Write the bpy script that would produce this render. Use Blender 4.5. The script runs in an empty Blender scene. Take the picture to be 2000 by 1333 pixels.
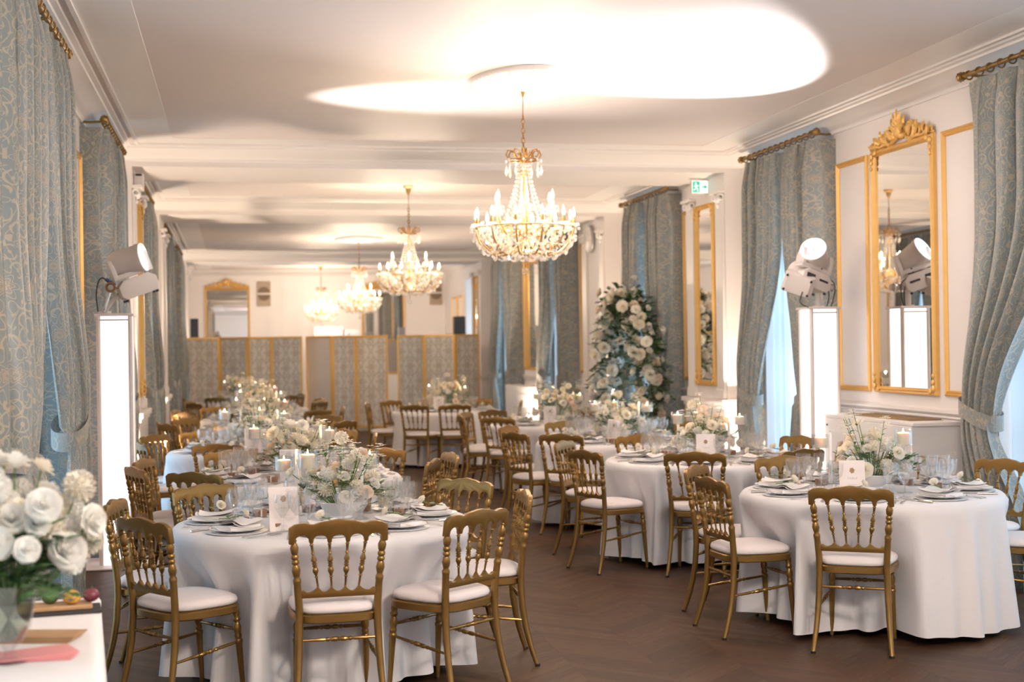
import bpy, bmesh, math, random
from math import sin, cos, pi, radians, sqrt, atan2, hypot
from mathutils import Vector, Matrix

S = bpy.context.scene
COL = S.collection
rng = random.Random(7)

# ------------------------------------------------------------------ camera
cam_d = bpy.data.cameras.new('camera')
cam = bpy.data.objects.new('camera', cam_d)
COL.objects.link(cam)
S.camera = cam
cam_d.sensor_width = 36.0
cam_d.lens = 2712.6 / 2000 * 36
cam_d.clip_end = 200
YAW, PIT, ROL = 0.195906, 0.00409, -0.014447
_r = Vector((cos(YAW), -sin(YAW), 0)); _f = Vector((sin(YAW), cos(YAW), 0)); _u = Vector((0, 0, 1))
_f2 = _f * cos(PIT) + _u * sin(PIT); _u2 = _u * cos(PIT) - _f * sin(PIT)
_r3 = _r * cos(ROL) + _u2 * sin(ROL); _u3 = _u2 * cos(ROL) - _r * sin(ROL)
cam.matrix_world = Matrix(((_r3.x, _u3.x, -_f2.x, 0), (_r3.y, _u3.y, -_f2.y, 0), (_r3.z, _u3.z, -_f2.z, 1.65), (0, 0, 0, 1)))
cam_d.dof.use_dof = True
cam_d.dof.focus_distance = 7.5
cam_d.dof.aperture_fstop = 2.5

# ------------------------------------------------------------------ view, world, large lights
S.view_settings.view_transform = 'Standard'
S.view_settings.look = 'None'
S.view_settings.gamma = 1.0
S.view_settings.use_curve_mapping = False
S.view_settings.exposure = EXPOSURE = 0.92
cy = S.cycles
cy.use_denoising = True
try:
    cy.denoiser = 'OPENIMAGEDENOISE'
except Exception:
    pass
cy.max_bounces = 7; cy.diffuse_bounces = 4; cy.glossy_bounces = 3; cy.transmission_bounces = 4
cy.transparent_max_bounces = 10; cy.sample_clamp_indirect = 6.0
cy.caustics_reflective = False; cy.caustics_refractive = False

world = bpy.data.worlds.new('world'); S.world = world
world.use_nodes = True
bg = world.node_tree.nodes['Background']
bg.inputs[0].default_value = (0.58, 0.80, 1.0, 1)
bg.inputs[1].default_value = 0.8

XL, XR = -1.22, 5.30           # side walls
CEIL = 3.65
Y0, YEND = -3.0, 35.5
WIN = [(-1.9, 0.0), (1.9, 3.9), (6.3, 9.0), (11.7, 13.4), (16.1, 17.95), (21.3, 23.0), (25.6, 27.5), (30.5, 32.2)]

def area(name, loc, rot, sx, sy, energy, color, spread=180):
    d = bpy.data.lights.new(name, 'AREA'); d.shape = 'RECTANGLE'; d.size = sx; d.size_y = sy
    d.energy = energy; d.color = color; d.spread = radians(spread)
    o = bpy.data.objects.new(name, d); COL.objects.link(o); o.location = loc; o.rotation_euler = rot
    return o

DAY = (0.70, 0.86, 1.0)
for _i, (a, b) in enumerate(WIN):
    e = (15, 15, 35, 40, 25, 25, 25, 25)[_i]
    area('daylight_west', (XL - 0.75, (a + b) / 2, 1.75), (0, radians(-90), 0), 3.0, b - a, e, DAY)
    area('daylight_east', (XR + 0.75, (a + b) / 2, 1.75), (0, radians(90), 0), 3.0, b - a, e, DAY)

# ------------------------------------------------------------------ materials
def new_mat(name):
    m = bpy.data.materials.new(name); m.use_nodes = True
    return m, m.node_tree, m.node_tree.nodes['Principled BSDF']

def pmat(name, col, rough=0.5, metal=0.0, spec=0.5, **kw):
    m, t, p = new_mat(name)
    p.inputs['Base Color'].default_value = (*col, 1)
    p.inputs['Roughness'].default_value = rough
    p.inputs['Metallic'].default_value = metal
    p.inputs['Specular IOR Level'].default_value = spec
    for k, v in kw.items():
        p.inputs[k.replace('_', ' ')].default_value = v
    return m

def varied(name, c1, c2, scale, rough=0.5, metal=0.0, bump=0.0, detail=3, coords='Object', stretch=None, spec=0.5):
    m, t, p = new_mat(name)
    tc = t.nodes.new('ShaderNodeTexCoord'); mp = t.nodes.new('ShaderNodeMapping'); n = t.nodes.new('ShaderNodeTexNoise')
    n.inputs['Scale'].default_value = scale; n.inputs['Detail'].default_value = detail
    if stretch: mp.inputs['Scale'].default_value = stretch
    mix = t.nodes.new('ShaderNodeMix'); mix.data_type = 'RGBA'
    mix.inputs[6].default_value = (*c1, 1); mix.inputs[7].default_value = (*c2, 1)
    t.links.new(tc.outputs[coords], mp.inputs[0]); t.links.new(mp.outputs[0], n.inputs['Vector'])
    t.links.new(n.outputs['Fac'], mix.inputs[0]); t.links.new(mix.outputs[2], p.inputs['Base Color'])
    p.inputs['Roughness'].default_value = rough; p.inputs['Metallic'].default_value = metal
    p.inputs['Specular IOR Level'].default_value = spec
    if bump:
        b = t.nodes.new('ShaderNodeBump'); b.inputs['Strength'].default_value = bump; b.inputs['Distance'].default_value = 0.01
        t.links.new(n.outputs['Fac'], b.inputs['Height']); t.links.new(b.outputs[0], p.inputs['Normal'])
    return m

def petals(name, c1, c2):
    m = varied(name, c1, c2, 30, 0.6, spec=0.15); t = m.node_tree; p = t.nodes['Principled BSDF']
    tl = t.nodes.new('ShaderNodeBsdfTranslucent'); mx = t.nodes.new('ShaderNodeMixShader'); mx.inputs[0].default_value = 0.5
    t.links.new(p.inputs['Base Color'].links[0].from_socket, tl.inputs[0])
    t.links.new(p.outputs[0], mx.inputs[1]); t.links.new(tl.outputs[0], mx.inputs[2]); t.links.new(mx.outputs[0], t.nodes['Material Output'].inputs[0])
    return m

def emit(name, col, strength):
    m, t, p = new_mat(name)
    p.inputs['Base Color'].default_value = (*col, 1)
    p.inputs['Emission Color'].default_value = (*col, 1)
    p.inputs['Emission Strength'].default_value = strength
    return m

class NG:
    """small helper for math node chains"""
    def __init__(s, t): s.t = t
    def m(s, op, a, b=None, c=None):
        n = s.t.nodes.new('ShaderNodeMath'); n.operation = op
        for i, x in enumerate((a, b, c)):
            if x is None: continue
            if isinstance(x, (int, float)): n.inputs[i].default_value = x
            else: s.t.links.new(x, n.inputs[i])
        return n.outputs[0]
    def mix(s, f, a, b):
        n = s.t.nodes.new('ShaderNodeMix'); n.data_type = 'RGBA'
        for i, x in ((0, f), (6, a), (7, b)):
            if isinstance(x, (int, float)): n.inputs[i].default_value = x
            elif isinstance(x, tuple): n.inputs[i].default_value = (*x, 1)
            else: s.t.links.new(x, n.inputs[i])
        return n.outputs[2]

def damask(name, base, motif, rose, pu, pv, rough, line=1.0, sheen=0.3, transl=0.0, scrolls=True):
    """woven damask: rosettes on a half-drop lattice, ogee stems and small scrolls"""
    m, t, p = new_mat(name); g = NG(t); M = g.m
    uvn = t.nodes.new('ShaderNodeUVMap')
    nz = t.nodes.new('ShaderNodeTexNoise'); nz.inputs['Scale'].default_value = 9.0; nz.inputs['Detail'].default_value = 2
    t.links.new(uvn.outputs[0], nz.inputs['Vector'])
    wob = t.nodes.new('ShaderNodeVectorMath'); wob.operation = 'SCALE'; wob.inputs['Scale'].default_value = 0.035
    t.links.new(nz.outputs['Color'], wob.inputs[0])
    ad = t.nodes.new('ShaderNodeVectorMath'); ad.operation = 'ADD'
    t.links.new(uvn.outputs[0], ad.inputs[0]); t.links.new(wob.outputs[0], ad.inputs[1])
    sep = t.nodes.new('ShaderNodeSeparateXYZ'); t.links.new(ad.outputs[0], sep.inputs[0])
    u = M('DIVIDE', sep.outputs[0], pu); v = M('DIVIDE', sep.outputs[1], pv)
    def cell(x, off): return M('SUBTRACT', M('FRACT', M('ADD', x, off + 0.5)), 0.5)
    masks = []; roses = []
    for off in (0.0, 0.5):
        a = M('MULTIPLY', cell(u, off), pu); b = M('MULTIPLY', cell(v, off), pv)
        r = M('SQRT', M('ADD', M('MULTIPLY', a, a), M('MULTIPLY', b, b)))
        th = M('ARCTAN2', b, a)
        pet = M('MULTIPLY', M('ADD', 1.0, M('MULTIPLY', M('COSINE', M('MULTIPLY', th, 6.0)), 0.3)), pu * 0.2)
        for rr in (1.0, 0.62, 0.3):
            masks.append(M('LESS_THAN', M('ABSOLUTE', M('SUBTRACT', r, M('MULTIPLY', pet, rr))), 0.0055 * line))
        roses.append(M('LESS_THAN', r, M('MULTIPLY', pet, 0.55)))
        # leaf sprays above and below each rosette
        lb = M('SUBTRACT', M('ABSOLUTE', b), pv * 0.24)
        la = M('ABSOLUTE', a)
        le = M('ADD', M('POWER', M('DIVIDE', M('ABSOLUTE', lb), pv * 0.085), 2.0), M('POWER', M('DIVIDE', M('SUBTRACT', la, pu * 0.09), pu * 0.07), 2.0))
        masks.append(M('LESS_THAN', M('ABSOLUTE', M('SUBTRACT', le, 0.8)), 0.28 * line))
    c0 = cell(u, 0.0)
    og = M('ADD', 0.25, M('MULTIPLY', M('COSINE', M('MULTIPLY', v, 2 * pi)), 0.2))
    dd = M('MULTIPLY', M('ABSOLUTE', M('SUBTRACT', M('ABSOLUTE', c0), og)), pu)
    masks.append(M('LESS_THAN', M('ABSOLUTE', M('SUBTRACT', dd, 0.013)), 0.004 * line))
    vo = t.nodes.new('ShaderNodeTexVoronoi'); vo.inputs['Scale'].default_value = 3.2 / pu; vo.inputs['Randomness'].default_value = 0.75
    t.links.new(ad.outputs[0], vo.inputs['Vector'])
    ring = M('GREATER_THAN', M('SINE', M('MULTIPLY', vo.outputs['Distance'], 17.0)), 0.62)
    if scrolls: masks.append(M('MULTIPLY', ring, M('LESS_THAN', dd, pu * 0.17)))
    tot = masks[0]
    for k in masks[1:]: tot = M('MAXIMUM', tot, k)
    ro = M('MAXIMUM', roses[0], roses[1])
    col = g.mix(M('MULTIPLY', ro, 0.55), base, rose)
    col = g.mix(M('MULTIPLY', tot, 0.85), col, motif)
    t.links.new(col, p.inputs['Base Color'])
    p.inputs['Roughness'].default_value = rough
    p.inputs['Sheen Weight'].default_value = sheen
    bp = t.nodes.new('ShaderNodeBump'); bp.inputs['Strength'].default_value = 0.25; bp.inputs['Distance'].default_value = 0.003
    t.links.new(tot, bp.inputs['Height']); t.links.new(bp.outputs[0], p.inputs['Normal'])
    if transl:
        tr = t.nodes.new('ShaderNodeBsdfTranslucent'); mx = t.nodes.new('ShaderNodeMixShader'); mx.inputs[0].default_value = transl
        t.links.new(col, tr.inputs[0]); t.links.new(p.outputs[0], mx.inputs[1]); t.links.new(tr.outputs[0], mx.inputs[2])
        t.links.new(mx.outputs[0], t.nodes['Material Output'].inputs[0])
    return m

def thin_glass(name, tint=(1, 1, 1), refl=0.12, rough=0.02, facing=0.4, body=0.0):
    """clear thin glass: mostly see-through, bright reflections on the grazing facets"""
    m, t, p = new_mat(name); t.nodes.remove(p)
    tr = t.nodes.new('ShaderNodeBsdfTransparent'); tr.inputs[0].default_value = (*tint, 1)
    gl = t.nodes.new('ShaderNodeBsdfGlossy'); gl.inputs['Roughness'].default_value = rough
    lw = t.nodes.new('ShaderNodeLayerWeight'); lw.inputs[0].default_value = 0.35
    g = NG(t); f = g.m('MINIMUM', g.m('ADD', g.m('MULTIPLY', lw.outputs['Facing'], facing), refl), 0.95)
    mx = t.nodes.new('ShaderNodeMixShader')
    t.links.new(f, mx.inputs[0]); t.links.new(tr.outputs[0], mx.inputs[1]); t.links.new(gl.outputs[0], mx.inputs[2])
    out = mx.outputs[0]
    if body:
        tl = t.nodes.new('ShaderNodeBsdfTranslucent'); df = t.nodes.new('ShaderNodeBsdfDiffuse'); m1 = t.nodes.new('ShaderNodeMixShader'); m2 = t.nodes.new('ShaderNodeMixShader')
        m1.inputs[0].default_value = 0.5; m2.inputs[0].default_value = body
        t.links.new(tl.outputs[0], m1.inputs[1]); t.links.new(df.outputs[0], m1.inputs[2])
        t.links.new(out, m2.inputs[1]); t.links.new(m1.outputs[0], m2.inputs[2]); out = m2.outputs[0]
    t.links.new(out, t.nodes['Material Output'].inputs[0])
    return m

def sheer(name, col, alpha=0.5):
    m, t, p = new_mat(name); t.nodes.remove(p)
    tr = t.nodes.new('ShaderNodeBsdfTransparent'); tl = t.nodes.new('ShaderNodeBsdfTranslucent'); df = t.nodes.new('ShaderNodeBsdfDiffuse')
    tl.inputs[0].default_value = (*col, 1); df.inputs[0].default_value = (*col, 1)
    a = t.nodes.new('ShaderNodeMixShader'); a.inputs[0].default_value = 0.35
    b = t.nodes.new('ShaderNodeMixShader'); b.inputs[0].default_value = alpha
    t.links.new(tl.outputs[0], a.inputs[1]); t.links.new(df.outputs[0], a.inputs[2])
    t.links.new(tr.outputs[0], b.inputs[1]); t.links.new(a.outputs[0], b.inputs[2])
    t.links.new(b.outputs[0], t.nodes['Material Output'].inputs[0])
    return m

def parquet(name):
    """dark oak laid in pointed herringbone"""
    m, t, p = new_mat(name); g = NG(t); M = g.m
    tc = t.nodes.new('ShaderNodeTexCoord'); sep = t.nodes.new('ShaderNodeSeparateXYZ')
    t.links.new(tc.outputs['Object'], sep.inputs[0])
    W, H = 0.42, 0.095
    x, y = sep.outputs[0], sep.outputs[1]
    zig = M('PINGPONG', x, W)
    yy = M('DIVIDE', M('ADD', y, zig), H)
    row = M('FLOOR', yy); colm = M('FLOOR', M('DIVIDE', x, W))
    cb = t.nodes.new('ShaderNodeCombineXYZ'); t.links.new(row, cb.inputs[0]); t.links.new(colm, cb.inputs[1])
    wn = t.nodes.new('ShaderNodeTexWhiteNoise'); wn.noise_dimensions = '2D'; t.links.new(cb.outputs[0], wn.inputs['Vector'])
    gy = M('ABSOLUTE', M('SUBTRACT', M('FRACT', yy), 0.5)); gx = M('ABSOLUTE', M('SUBTRACT', M('FRACT', M('DIVIDE', x, W)), 0.5))
    gap = M('MAXIMUM', M('GREATER_THAN', gy, 0.485), M('GREATER_THAN', gx, 0.496))
    cb2 = t.nodes.new('ShaderNodeCombineXYZ')
    t.links.new(M('MULTIPLY', M('SUBTRACT', y, zig), 5.0), cb2.inputs[0]); t.links.new(M('MULTIPLY', yy, 4.0), cb2.inputs[1]); t.links.new(wn.outputs['Value'], cb2.inputs[2])
    nz = t.nodes.new('ShaderNodeTexNoise'); nz.inputs['Scale'].default_value = 1.3; nz.inputs['Detail'].default_value = 5
    t.links.new(cb2.outputs[0], nz.inputs['Vector'])
    n2 = t.nodes.new('ShaderNodeTexNoise'); n2.inputs['Scale'].default_value = 0.8; n2.inputs['Detail'].default_value = 4
    t.links.new(tc.outputs['Object'], n2.inputs['Vector'])
    c = g.mix(wn.outputs['Value'], (0.036, 0.0165, 0.0085), (0.098, 0.049, 0.026))
    c = g.mix(M('MULTIPLY', nz.outputs['Fac'], 0.55), c, (0.110, 0.060, 0.033))
    c = g.mix(M('MULTIPLY', n2.outputs['Fac'], 0.35), c, (0.030, 0.0145, 0.008))
    c = g.mix(M('MULTIPLY', gap, 0.8), c, (0.03, 0.017, 0.011))
    t.links.new(c, p.inputs['Base Color'])
    t.links.new(M('ADD', 0.36, M('MULTIPLY', nz.outputs['Fac'], 0.22)), p.inputs['Roughness'])
    p.inputs['Specular IOR Level'].default_value = 0.2
    bp = t.nodes.new('ShaderNodeBump'); bp.inputs['Strength'].default_value = 0.2; bp.inputs['Distance'].default_value = 0.002; bp.invert = True
    t.links.new(gap, bp.inputs['Height']); t.links.new(bp.outputs[0], p.inputs['Normal'])
    return m

MT = dict(
    wall=varied('wall_paint', (0.82, 0.775, 0.755), (0.845, 0.80, 0.78), 2.0, 0.55),
    ceiling=varied('ceiling_paint', (0.745, 0.675, 0.645), (0.765, 0.695, 0.665), 1.5, 0.5),
    trim=pmat('white_trim_paint', (0.84, 0.80, 0.775), 0.35),
    whitewood=pmat('white_lacquer', (0.83, 0.81, 0.81), 0.4),
    floor=parquet('dark_parquet'),
    chair=varied('gilt_chair_paint', (0.245, 0.137, 0.037), (0.31, 0.179, 0.053), 14, 0.33, 0.68),
    gilt=varied('gold_leaf', (0.74, 0.43, 0.12), (0.84, 0.52, 0.17), 20, 0.36, 0.35),
    oldgilt=varied('aged_brass', (0.24, 0.14, 0.045), (0.40, 0.25, 0.09), 25, 0.35, 0.75),
    brass=pmat('brass', (0.62, 0.41, 0.17), 0.3, 0.8),
    darkbrass=pmat('bronze', (0.26, 0.14, 0.05), 0.35, 0.85),
    cushion=varied('seat_fabric', (0.80, 0.735, 0.72), (0.83, 0.765, 0.75), 60, 0.85, bump=0.05),
    cloth=varied('white_table_linen', (0.785, 0.765, 0.77), (0.815, 0.795, 0.80), 30, 0.8, bump=0.04),
    napkin=pmat('napkin_linen', (0.84, 0.81, 0.80), 0.85),
    china=pmat('white_china', (0.86, 0.85, 0.85), 0.3),
    silver=pmat('silver_plate', (0.72, 0.70, 0.68), 0.2, 0.95),
    kraft=pmat('brown_card_box', (0.30, 0.17, 0.11), 0.7),
    card=pmat('ivory_card', (0.84, 0.77, 0.74), 0.7),
    ink=pmat('gold_ink', (0.30, 0.19, 0.08), 0.5),
    greyink=pmat('grey_ink', (0.45, 0.42, 0.40), 0.6),
    glass=thin_glass('cut_crystal', (0.99, 0.99, 0.99), 0.06, 0.02, 0.36, 0.06),
    clear=thin_glass('clear_glass', (0.97, 0.985, 0.99), 0.06),
    water=thin_glass('vase_water', (0.55, 0.62, 0.5), 0.08),
    wax=pmat('ivory_wax', (0.93, 0.80, 0.66), 0.5, Subsurface_Weight=0.9, Subsurface_Scale=0.012, Subsurface_Radius=(1.0, 0.5, 0.25)),
    whitewax=pmat('white_taper_wax', (0.86, 0.82, 0.80), 0.45),
    flame=emit('candle_flame', (1.0, 0.72, 0.35), 18),
    bulb=emit('lit_bulb', (1.0, 0.80, 0.52), 9),
    crystal=None,
    petal=petals('ivory_petals', (0.95, 0.89, 0.76), (0.97, 0.93, 0.85)),
    petalw=petals('white_petals', (0.95, 0.93, 0.88), (0.97, 0.96, 0.92)),
    petalp=petals('blush_petals', (0.93, 0.78, 0.66), (0.93, 0.85, 0.74)),
    leaf=varied('green_leaves', (0.035, 0.10, 0.035), (0.10, 0.20, 0.07), 18, 0.45),
    eleaf=varied('grey_green_leaves', (0.12, 0.20, 0.13), (0.24, 0.33, 0.22), 18, 0.5),
    stem=pmat('flower_stem', (0.12, 0.20, 0.06), 0.5),
    curtain=damask('curtain_damask', (0.25, 0.275, 0.265), (0.48, 0.40, 0.30), (0.37, 0.29, 0.23), 0.235, 0.39, 0.42, 0.5, 0.25, 0.14),
    screen=damask('screen_damask', (0.66, 0.62, 0.55), (0.44, 0.38, 0.31), (0.52, 0.38, 0.28), 0.42, 0.60, 0.6, 1.9, 0.2, 0.0, False),
    screenback=varied('screen_back_cloth', (0.72, 0.63, 0.54), (0.62, 0.53, 0.45), 45, 0.7),
    sheer=sheer('sheer_voile', (0.80, 0.88, 0.95), 0.55),
    mirror=pmat('mirror_silver', (0.90, 0.89, 0.87), 0.01, 1.0),
    black=pmat('black_plastic', (0.012, 0.012, 0.013), 0.5),
    cable=pmat('black_rubber', (0.015, 0.015, 0.017), 0.6),
    grey=pmat('grey_metal', (0.35, 0.34, 0.33), 0.4, 0.3),
    fixture=varied('white_fixture_shell', (0.74, 0.69, 0.67), (0.77, 0.72, 0.70), 6, 0.4),
    chrome=pmat('chrome', (0.75, 0.75, 0.75), 0.15, 1.0),
    tower=emit('lit_white_stretch_fabric', (1.0, 0.95, 0.93), 0.62),
    towerp=emit('lit_blush_stretch_fabric', (1.0, 0.90, 0.91), 0.56),
    lens=emit('lit_lamp_lens', (0.85, 0.95, 1.0), 1.5),
    exit=emit('exit_sign_white', (0.80, 1.0, 0.92), 0.5),
    exitg=emit('exit_sign_green', (0.02, 0.42, 0.24), 0.4),
    blue=pmat('blue_plug', (0.03, 0.08, 0.25), 0.4),
    grille=varied('beige_wall_grille', (0.45, 0.36, 0.27), (0.38, 0.30, 0.22), 60, 0.6),
    grilled=pmat('brown_grille_mesh', (0.20, 0.14, 0.09), 0.7),
    pink=pmat('pink_paper_napkin', (0.75, 0.32, 0.32), 0.8),
    wood=varied('light_wood', (0.36, 0.21, 0.10), (0.46, 0.28, 0.14), 8, 0.5, stretch=(1, 8, 1)),
    slate=pmat('dark_slate', (0.03, 0.025, 0.025), 0.5),
    fruit=pmat('amber_fruit', (0.65, 0.33, 0.04), 0.35),
    plum=pmat('plum_skin', (0.16, 0.03, 0.05), 0.4),
    ventgold=varied('brass_vent_mesh', (0.40, 0.28, 0.12), (0.30, 0.20, 0.08), 60, 0.4, 0.7),
    glasspane=thin_glass('window_glass', (0.92, 0.97, 1.0), 0.03),
)

def crystal_mat():
    m, t, p = new_mat('crystal_beads'); t.nodes.remove(p)
    tr = t.nodes.new('ShaderNodeBsdfTransparent'); tr.inputs[0].default_value = (1, 0.98, 0.96, 1)
    gl = t.nodes.new('ShaderNodeBsdfGlossy'); gl.inputs['Roughness'].default_value = 0.06
    tl = t.nodes.new('ShaderNodeBsdfTranslucent'); tl.inputs[0].default_value = (1, 0.97, 0.94, 1)
    a = t.nodes.new('ShaderNodeMixShader'); a.inputs[0].default_value = 0.5
    b = t.nodes.new('ShaderNodeMixShader'); b.inputs[0].default_value = 0.46
    t.links.new(gl.outputs[0], a.inputs[1]); t.links.new(tl.outputs[0], a.inputs[2])
    t.links.new(tr.outputs[0], b.inputs[1]); t.links.new(a.outputs[0], b.inputs[2])
    t.links.new(b.outputs[0], t.nodes['Material Output'].inputs[0])
    return m
MT['crystal'] = crystal_mat()

# ------------------------------------------------------------------ mesh helpers
class MB:
    def __init__(s): s.v = []; s.f = []; s.uv = []
    def add(s, vs, fs, uvs=None):
        o = len(s.v); s.v += [tuple(p) for p in vs]; s.f += [tuple(i + o for i in f) for f in fs]
        s.uv += list(uvs) if uvs else [(0.0, 0.0)] * len(vs)
        return s
    def box(s, x0, x1, y0, y1, z0, z1):
        return s.add([(x, y, z) for z in (z0, z1) for y in (y0, y1) for x in (x0, x1)],
                     [(0, 2, 3, 1), (4, 5, 7, 6), (0, 1, 5, 4), (2, 6, 7, 3), (0, 4, 6, 2), (1, 3, 7, 5)])
    def tube(s, path, radii, n=8, caps=True, close=False):
        path = [Vector(p) for p in path]; k = len(path)
        if not hasattr(radii, '__len__'): radii = [radii] * k
        tan = []
        for i in range(k):
            a = path[(i - 1) % k] if close or i else path[0]; b = path[(i + 1) % k] if close or i < k - 1 else path[-1]
            d = b - a
            tan.append(d.normalized() if d.length > 1e-9 else Vector((0, 0, 1)))
        up = Vector((0, 0, 1)) if abs(tan[0].z) < 0.9 else Vector((1, 0, 0))
        nrm = (up - tan[0] * up.dot(tan[0])).normalized()
        vs = []
        for i in range(k):
            nrm = nrm - tan[i] * nrm.dot(tan[i])
            nrm = nrm.normalized() if nrm.length > 1e-6 else tan[i].orthogonal().normalized()
            bn = tan[i].cross(nrm)
            for j in range(n):
                a = 2 * pi * j / n
                vs.append(path[i] + (nrm * cos(a) + bn * sin(a)) * radii[i])
        fs = []
        for i in range(k if close else k - 1):
            for j in range(n):
                i2 = (i + 1) % k
                fs.append((i * n + j, i * n + (j + 1) % n, i2 * n + (j + 1) % n, i2 * n + j))
        if caps and not close:
            fs.append(tuple(range(n))[::-1]); fs.append(tuple((k - 1) * n + j for j in range(n)))
        return s.add(vs, fs)
    def lathe(s, prof, n=16, c=(0, 0, 0), facet=None, caps=True):
        vs = []
        for i, (r, z) in enumerate(prof):
            for j in range(n):
                a = 2 * pi * j / n
                rr = r * (1 + (facet[i] if facet else 0) * (1 if j % 2 else -1))
                vs.append((c[0] + rr * cos(a), c[1] + rr * sin(a), c[2] + z))
        fs = [(i * n + j, i * n + (j + 1) % n, (i + 1) * n + (j + 1) % n, (i + 1) * n + j) for i in range(len(prof) - 1) for j in range(n)]
        if caps:
            if prof[0][0] > 1e-5: fs.append(tuple(range(n))[::-1])
            if prof[-1][0] > 1e-5: fs.append(tuple((len(prof) - 1) * n + j for j in range(n)))
        return s.add(vs, fs)
    def grid(s, fn, nu, nv, cu=False, uvf=None):
        vs = []; uvs = []
        for i in range(nv + 1):
            for j in range(nu + (0 if cu else 1)):
                u, v = j / nu, i / nv
                vs.append(fn(u, v)); uvs.append(uvf(u, v) if uvf else (u, v))
        w = nu if cu else nu + 1
        fs = [(i * w + j, i * w + (j + 1) % w, (i + 1) * w + (j + 1) % w, (i + 1) * w + j) for i in range(nv) for j in range(nu)]
        return s.add(vs, fs, uvs)
    def prism(s, outline, fn, c0, c1):
        """outline in (a, b); fn(a, b, c) gives the point"""
        k = len(outline)
        vs = [fn(a, b, c0) for a, b in outline] + [fn(a, b, c1) for a, b in outline]
        fs = [tuple(range(k))[::-1], tuple(range(k, 2 * k))] + [(i, (i + 1) % k, k + (i + 1) % k, k + i) for i in range(k)]
        return s.add(vs, fs)
    def ball(s, c, r, n=8, m=6, sq=(1, 1, 1)):
        vs = [(c[0], c[1], c[2] - r * sq[2])]
        for i in range(1, m):
            a = -pi / 2 + pi * i / m
            vs += [(c[0] + r * sq[0] * cos(a) * cos(2 * pi * j / n), c[1] + r * sq[1] * cos(a) * sin(2 * pi * j / n), c[2] + r * sq[2] * sin(a)) for j in range(n)]
        vs.append((c[0], c[1], c[2] + r * sq[2])); L = len(vs) - 1
        fs = [(0, 1 + (j + 1) % n, 1 + j) for j in range(n)]
        for i in range(m - 2):
            fs += [(1 + i * n + j, 1 + i * n + (j + 1) % n, 1 + (i + 1) * n + (j + 1) % n, 1 + (i + 1) * n + j) for j in range(n)]
        fs += [(L, 1 + (m - 2) * n + j, 1 + (m - 2) * n + (j + 1) % n) for j in range(n)]
        return s.add(vs, fs)
    def octa(s, c, r, h=None):
        h = h or r
        x, y, z = c
        vs = [(x, y, z + h), (x + r, y, z), (x, y + r, z), (x - r, y, z), (x, y - r, z), (x, y, z - h)]
        return s.add(vs, [(0, 1, 2), (0, 2, 3), (0, 3, 4), (0, 4, 1), (5, 2, 1), (5, 3, 2), (5, 4, 3), (5, 1, 4)])
    def merge(s, o, M=None):
        return s.add([M @ Vector(p) for p in o.v] if M else o.v, o.f, o.uv)
    def mesh(s, name, mat, smooth=True, angle=42, bevel=0.0, seg=2):
        me = bpy.data.meshes.new(name)
        me.from_pydata([tuple(p) for p in s.v], [], s.f); me.update()
        if any(x != (0.0, 0.0) for x in s.uv):
            ul = me.uv_layers.new(name='UVMap')
            for lp in me.loops: ul.data[lp.index].uv = s.uv[lp.vertex_index]
        bm = bmesh.new(); bm.from_mesh(me)
        bmesh.ops.recalc_face_normals(bm, faces=bm.faces)
        if bevel:
            es = [e for e in bm.edges if len(e.link_faces) == 2 and e.calc_face_angle(0) > radians(50)]
            bmesh.ops.bevel(bm, geom=es, offset=bevel, segments=seg, affect='EDGES', profile=0.6, clamp_overlap=True)
        if smooth:
            for f in bm.faces: f.smooth = True
            for e in bm.edges:
                if len(e.link_faces) == 2 and e.calc_face_angle(0) > radians(angle): e.smooth = False
        bm.to_mesh(me); bm.free()
        if mat: me.materials.append(mat)
        return me
    def obj(s, name, mat, parent=None, loc=None, **kw):
        o = bpy.data.objects.new(name, s.mesh(name, MT[mat] if isinstance(mat, str) else mat, **kw))
        COL.objects.link(o)
        if parent: o.parent = parent
        if loc: o.location = loc
        return o

def tag(o, label, cat, group=None):
    o['label'] = label; o['category'] = cat
    if group: o['group'] = group
    return o
def thing(name, label, cat, loc=(0, 0, 0), rz=0.0, group=None):
    o = bpy.data.objects.new(name, None); COL.objects.link(o); o.empty_display_size = 0.1
    o.location = loc; o.rotation_euler = (0, 0, rz)
    return tag(o, label, cat, group)
def structure(o):
    o['kind'] = 'structure'; return o
_tn = [0]
def trim(mb, mat='trim', **kw):
    _tn[0] += 1
    return structure(mb.obj('trim_%d' % _tn[0], mat, **kw))
def dup(root, loc, rz=0.0, label=None, group=None):
    def cp(o, par):
        c = o.copy(); COL.objects.link(c)
        if par: c.parent = par
        for ch in KIDS.get(o.name, ()): cp(ch, c)
        return c
    if root.name not in KIDS: kids(root)
    r = cp(root, None); r.location = loc; r.rotation_euler = (0, 0, rz)
    if label: r['label'] = label
    if group: r['group'] = group
    return r
KIDS = {}
def kids(o):
    """remember an object's children once, so copying stays cheap"""
    KIDS[o.name] = [c for c in COL.objects if c.parent == o]
    for c in KIDS[o.name]: kids(c)
def place(root, used, loc, rz, label, group):
    """the first call moves the source itself, later calls copy it"""
    if root.name not in KIDS: kids(root)
    if not used.get(root.name):
        used[root.name] = True
        root.location = loc; root.rotation_euler = (0, 0, rz); root['label'] = label
        if group: root['group'] = group
        return root
    return dup(root, loc, rz, label, group)
USED = {}
def rot(ax, a): return Matrix.Rotation(a, 4, ax)
def tr(x, y, z): return Matrix.Translation((x, y, z))
def ss(a, b, x):
    t = min(1, max(0, (x - a) / (b - a))); return t * t * (3 - 2 * t)

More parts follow.
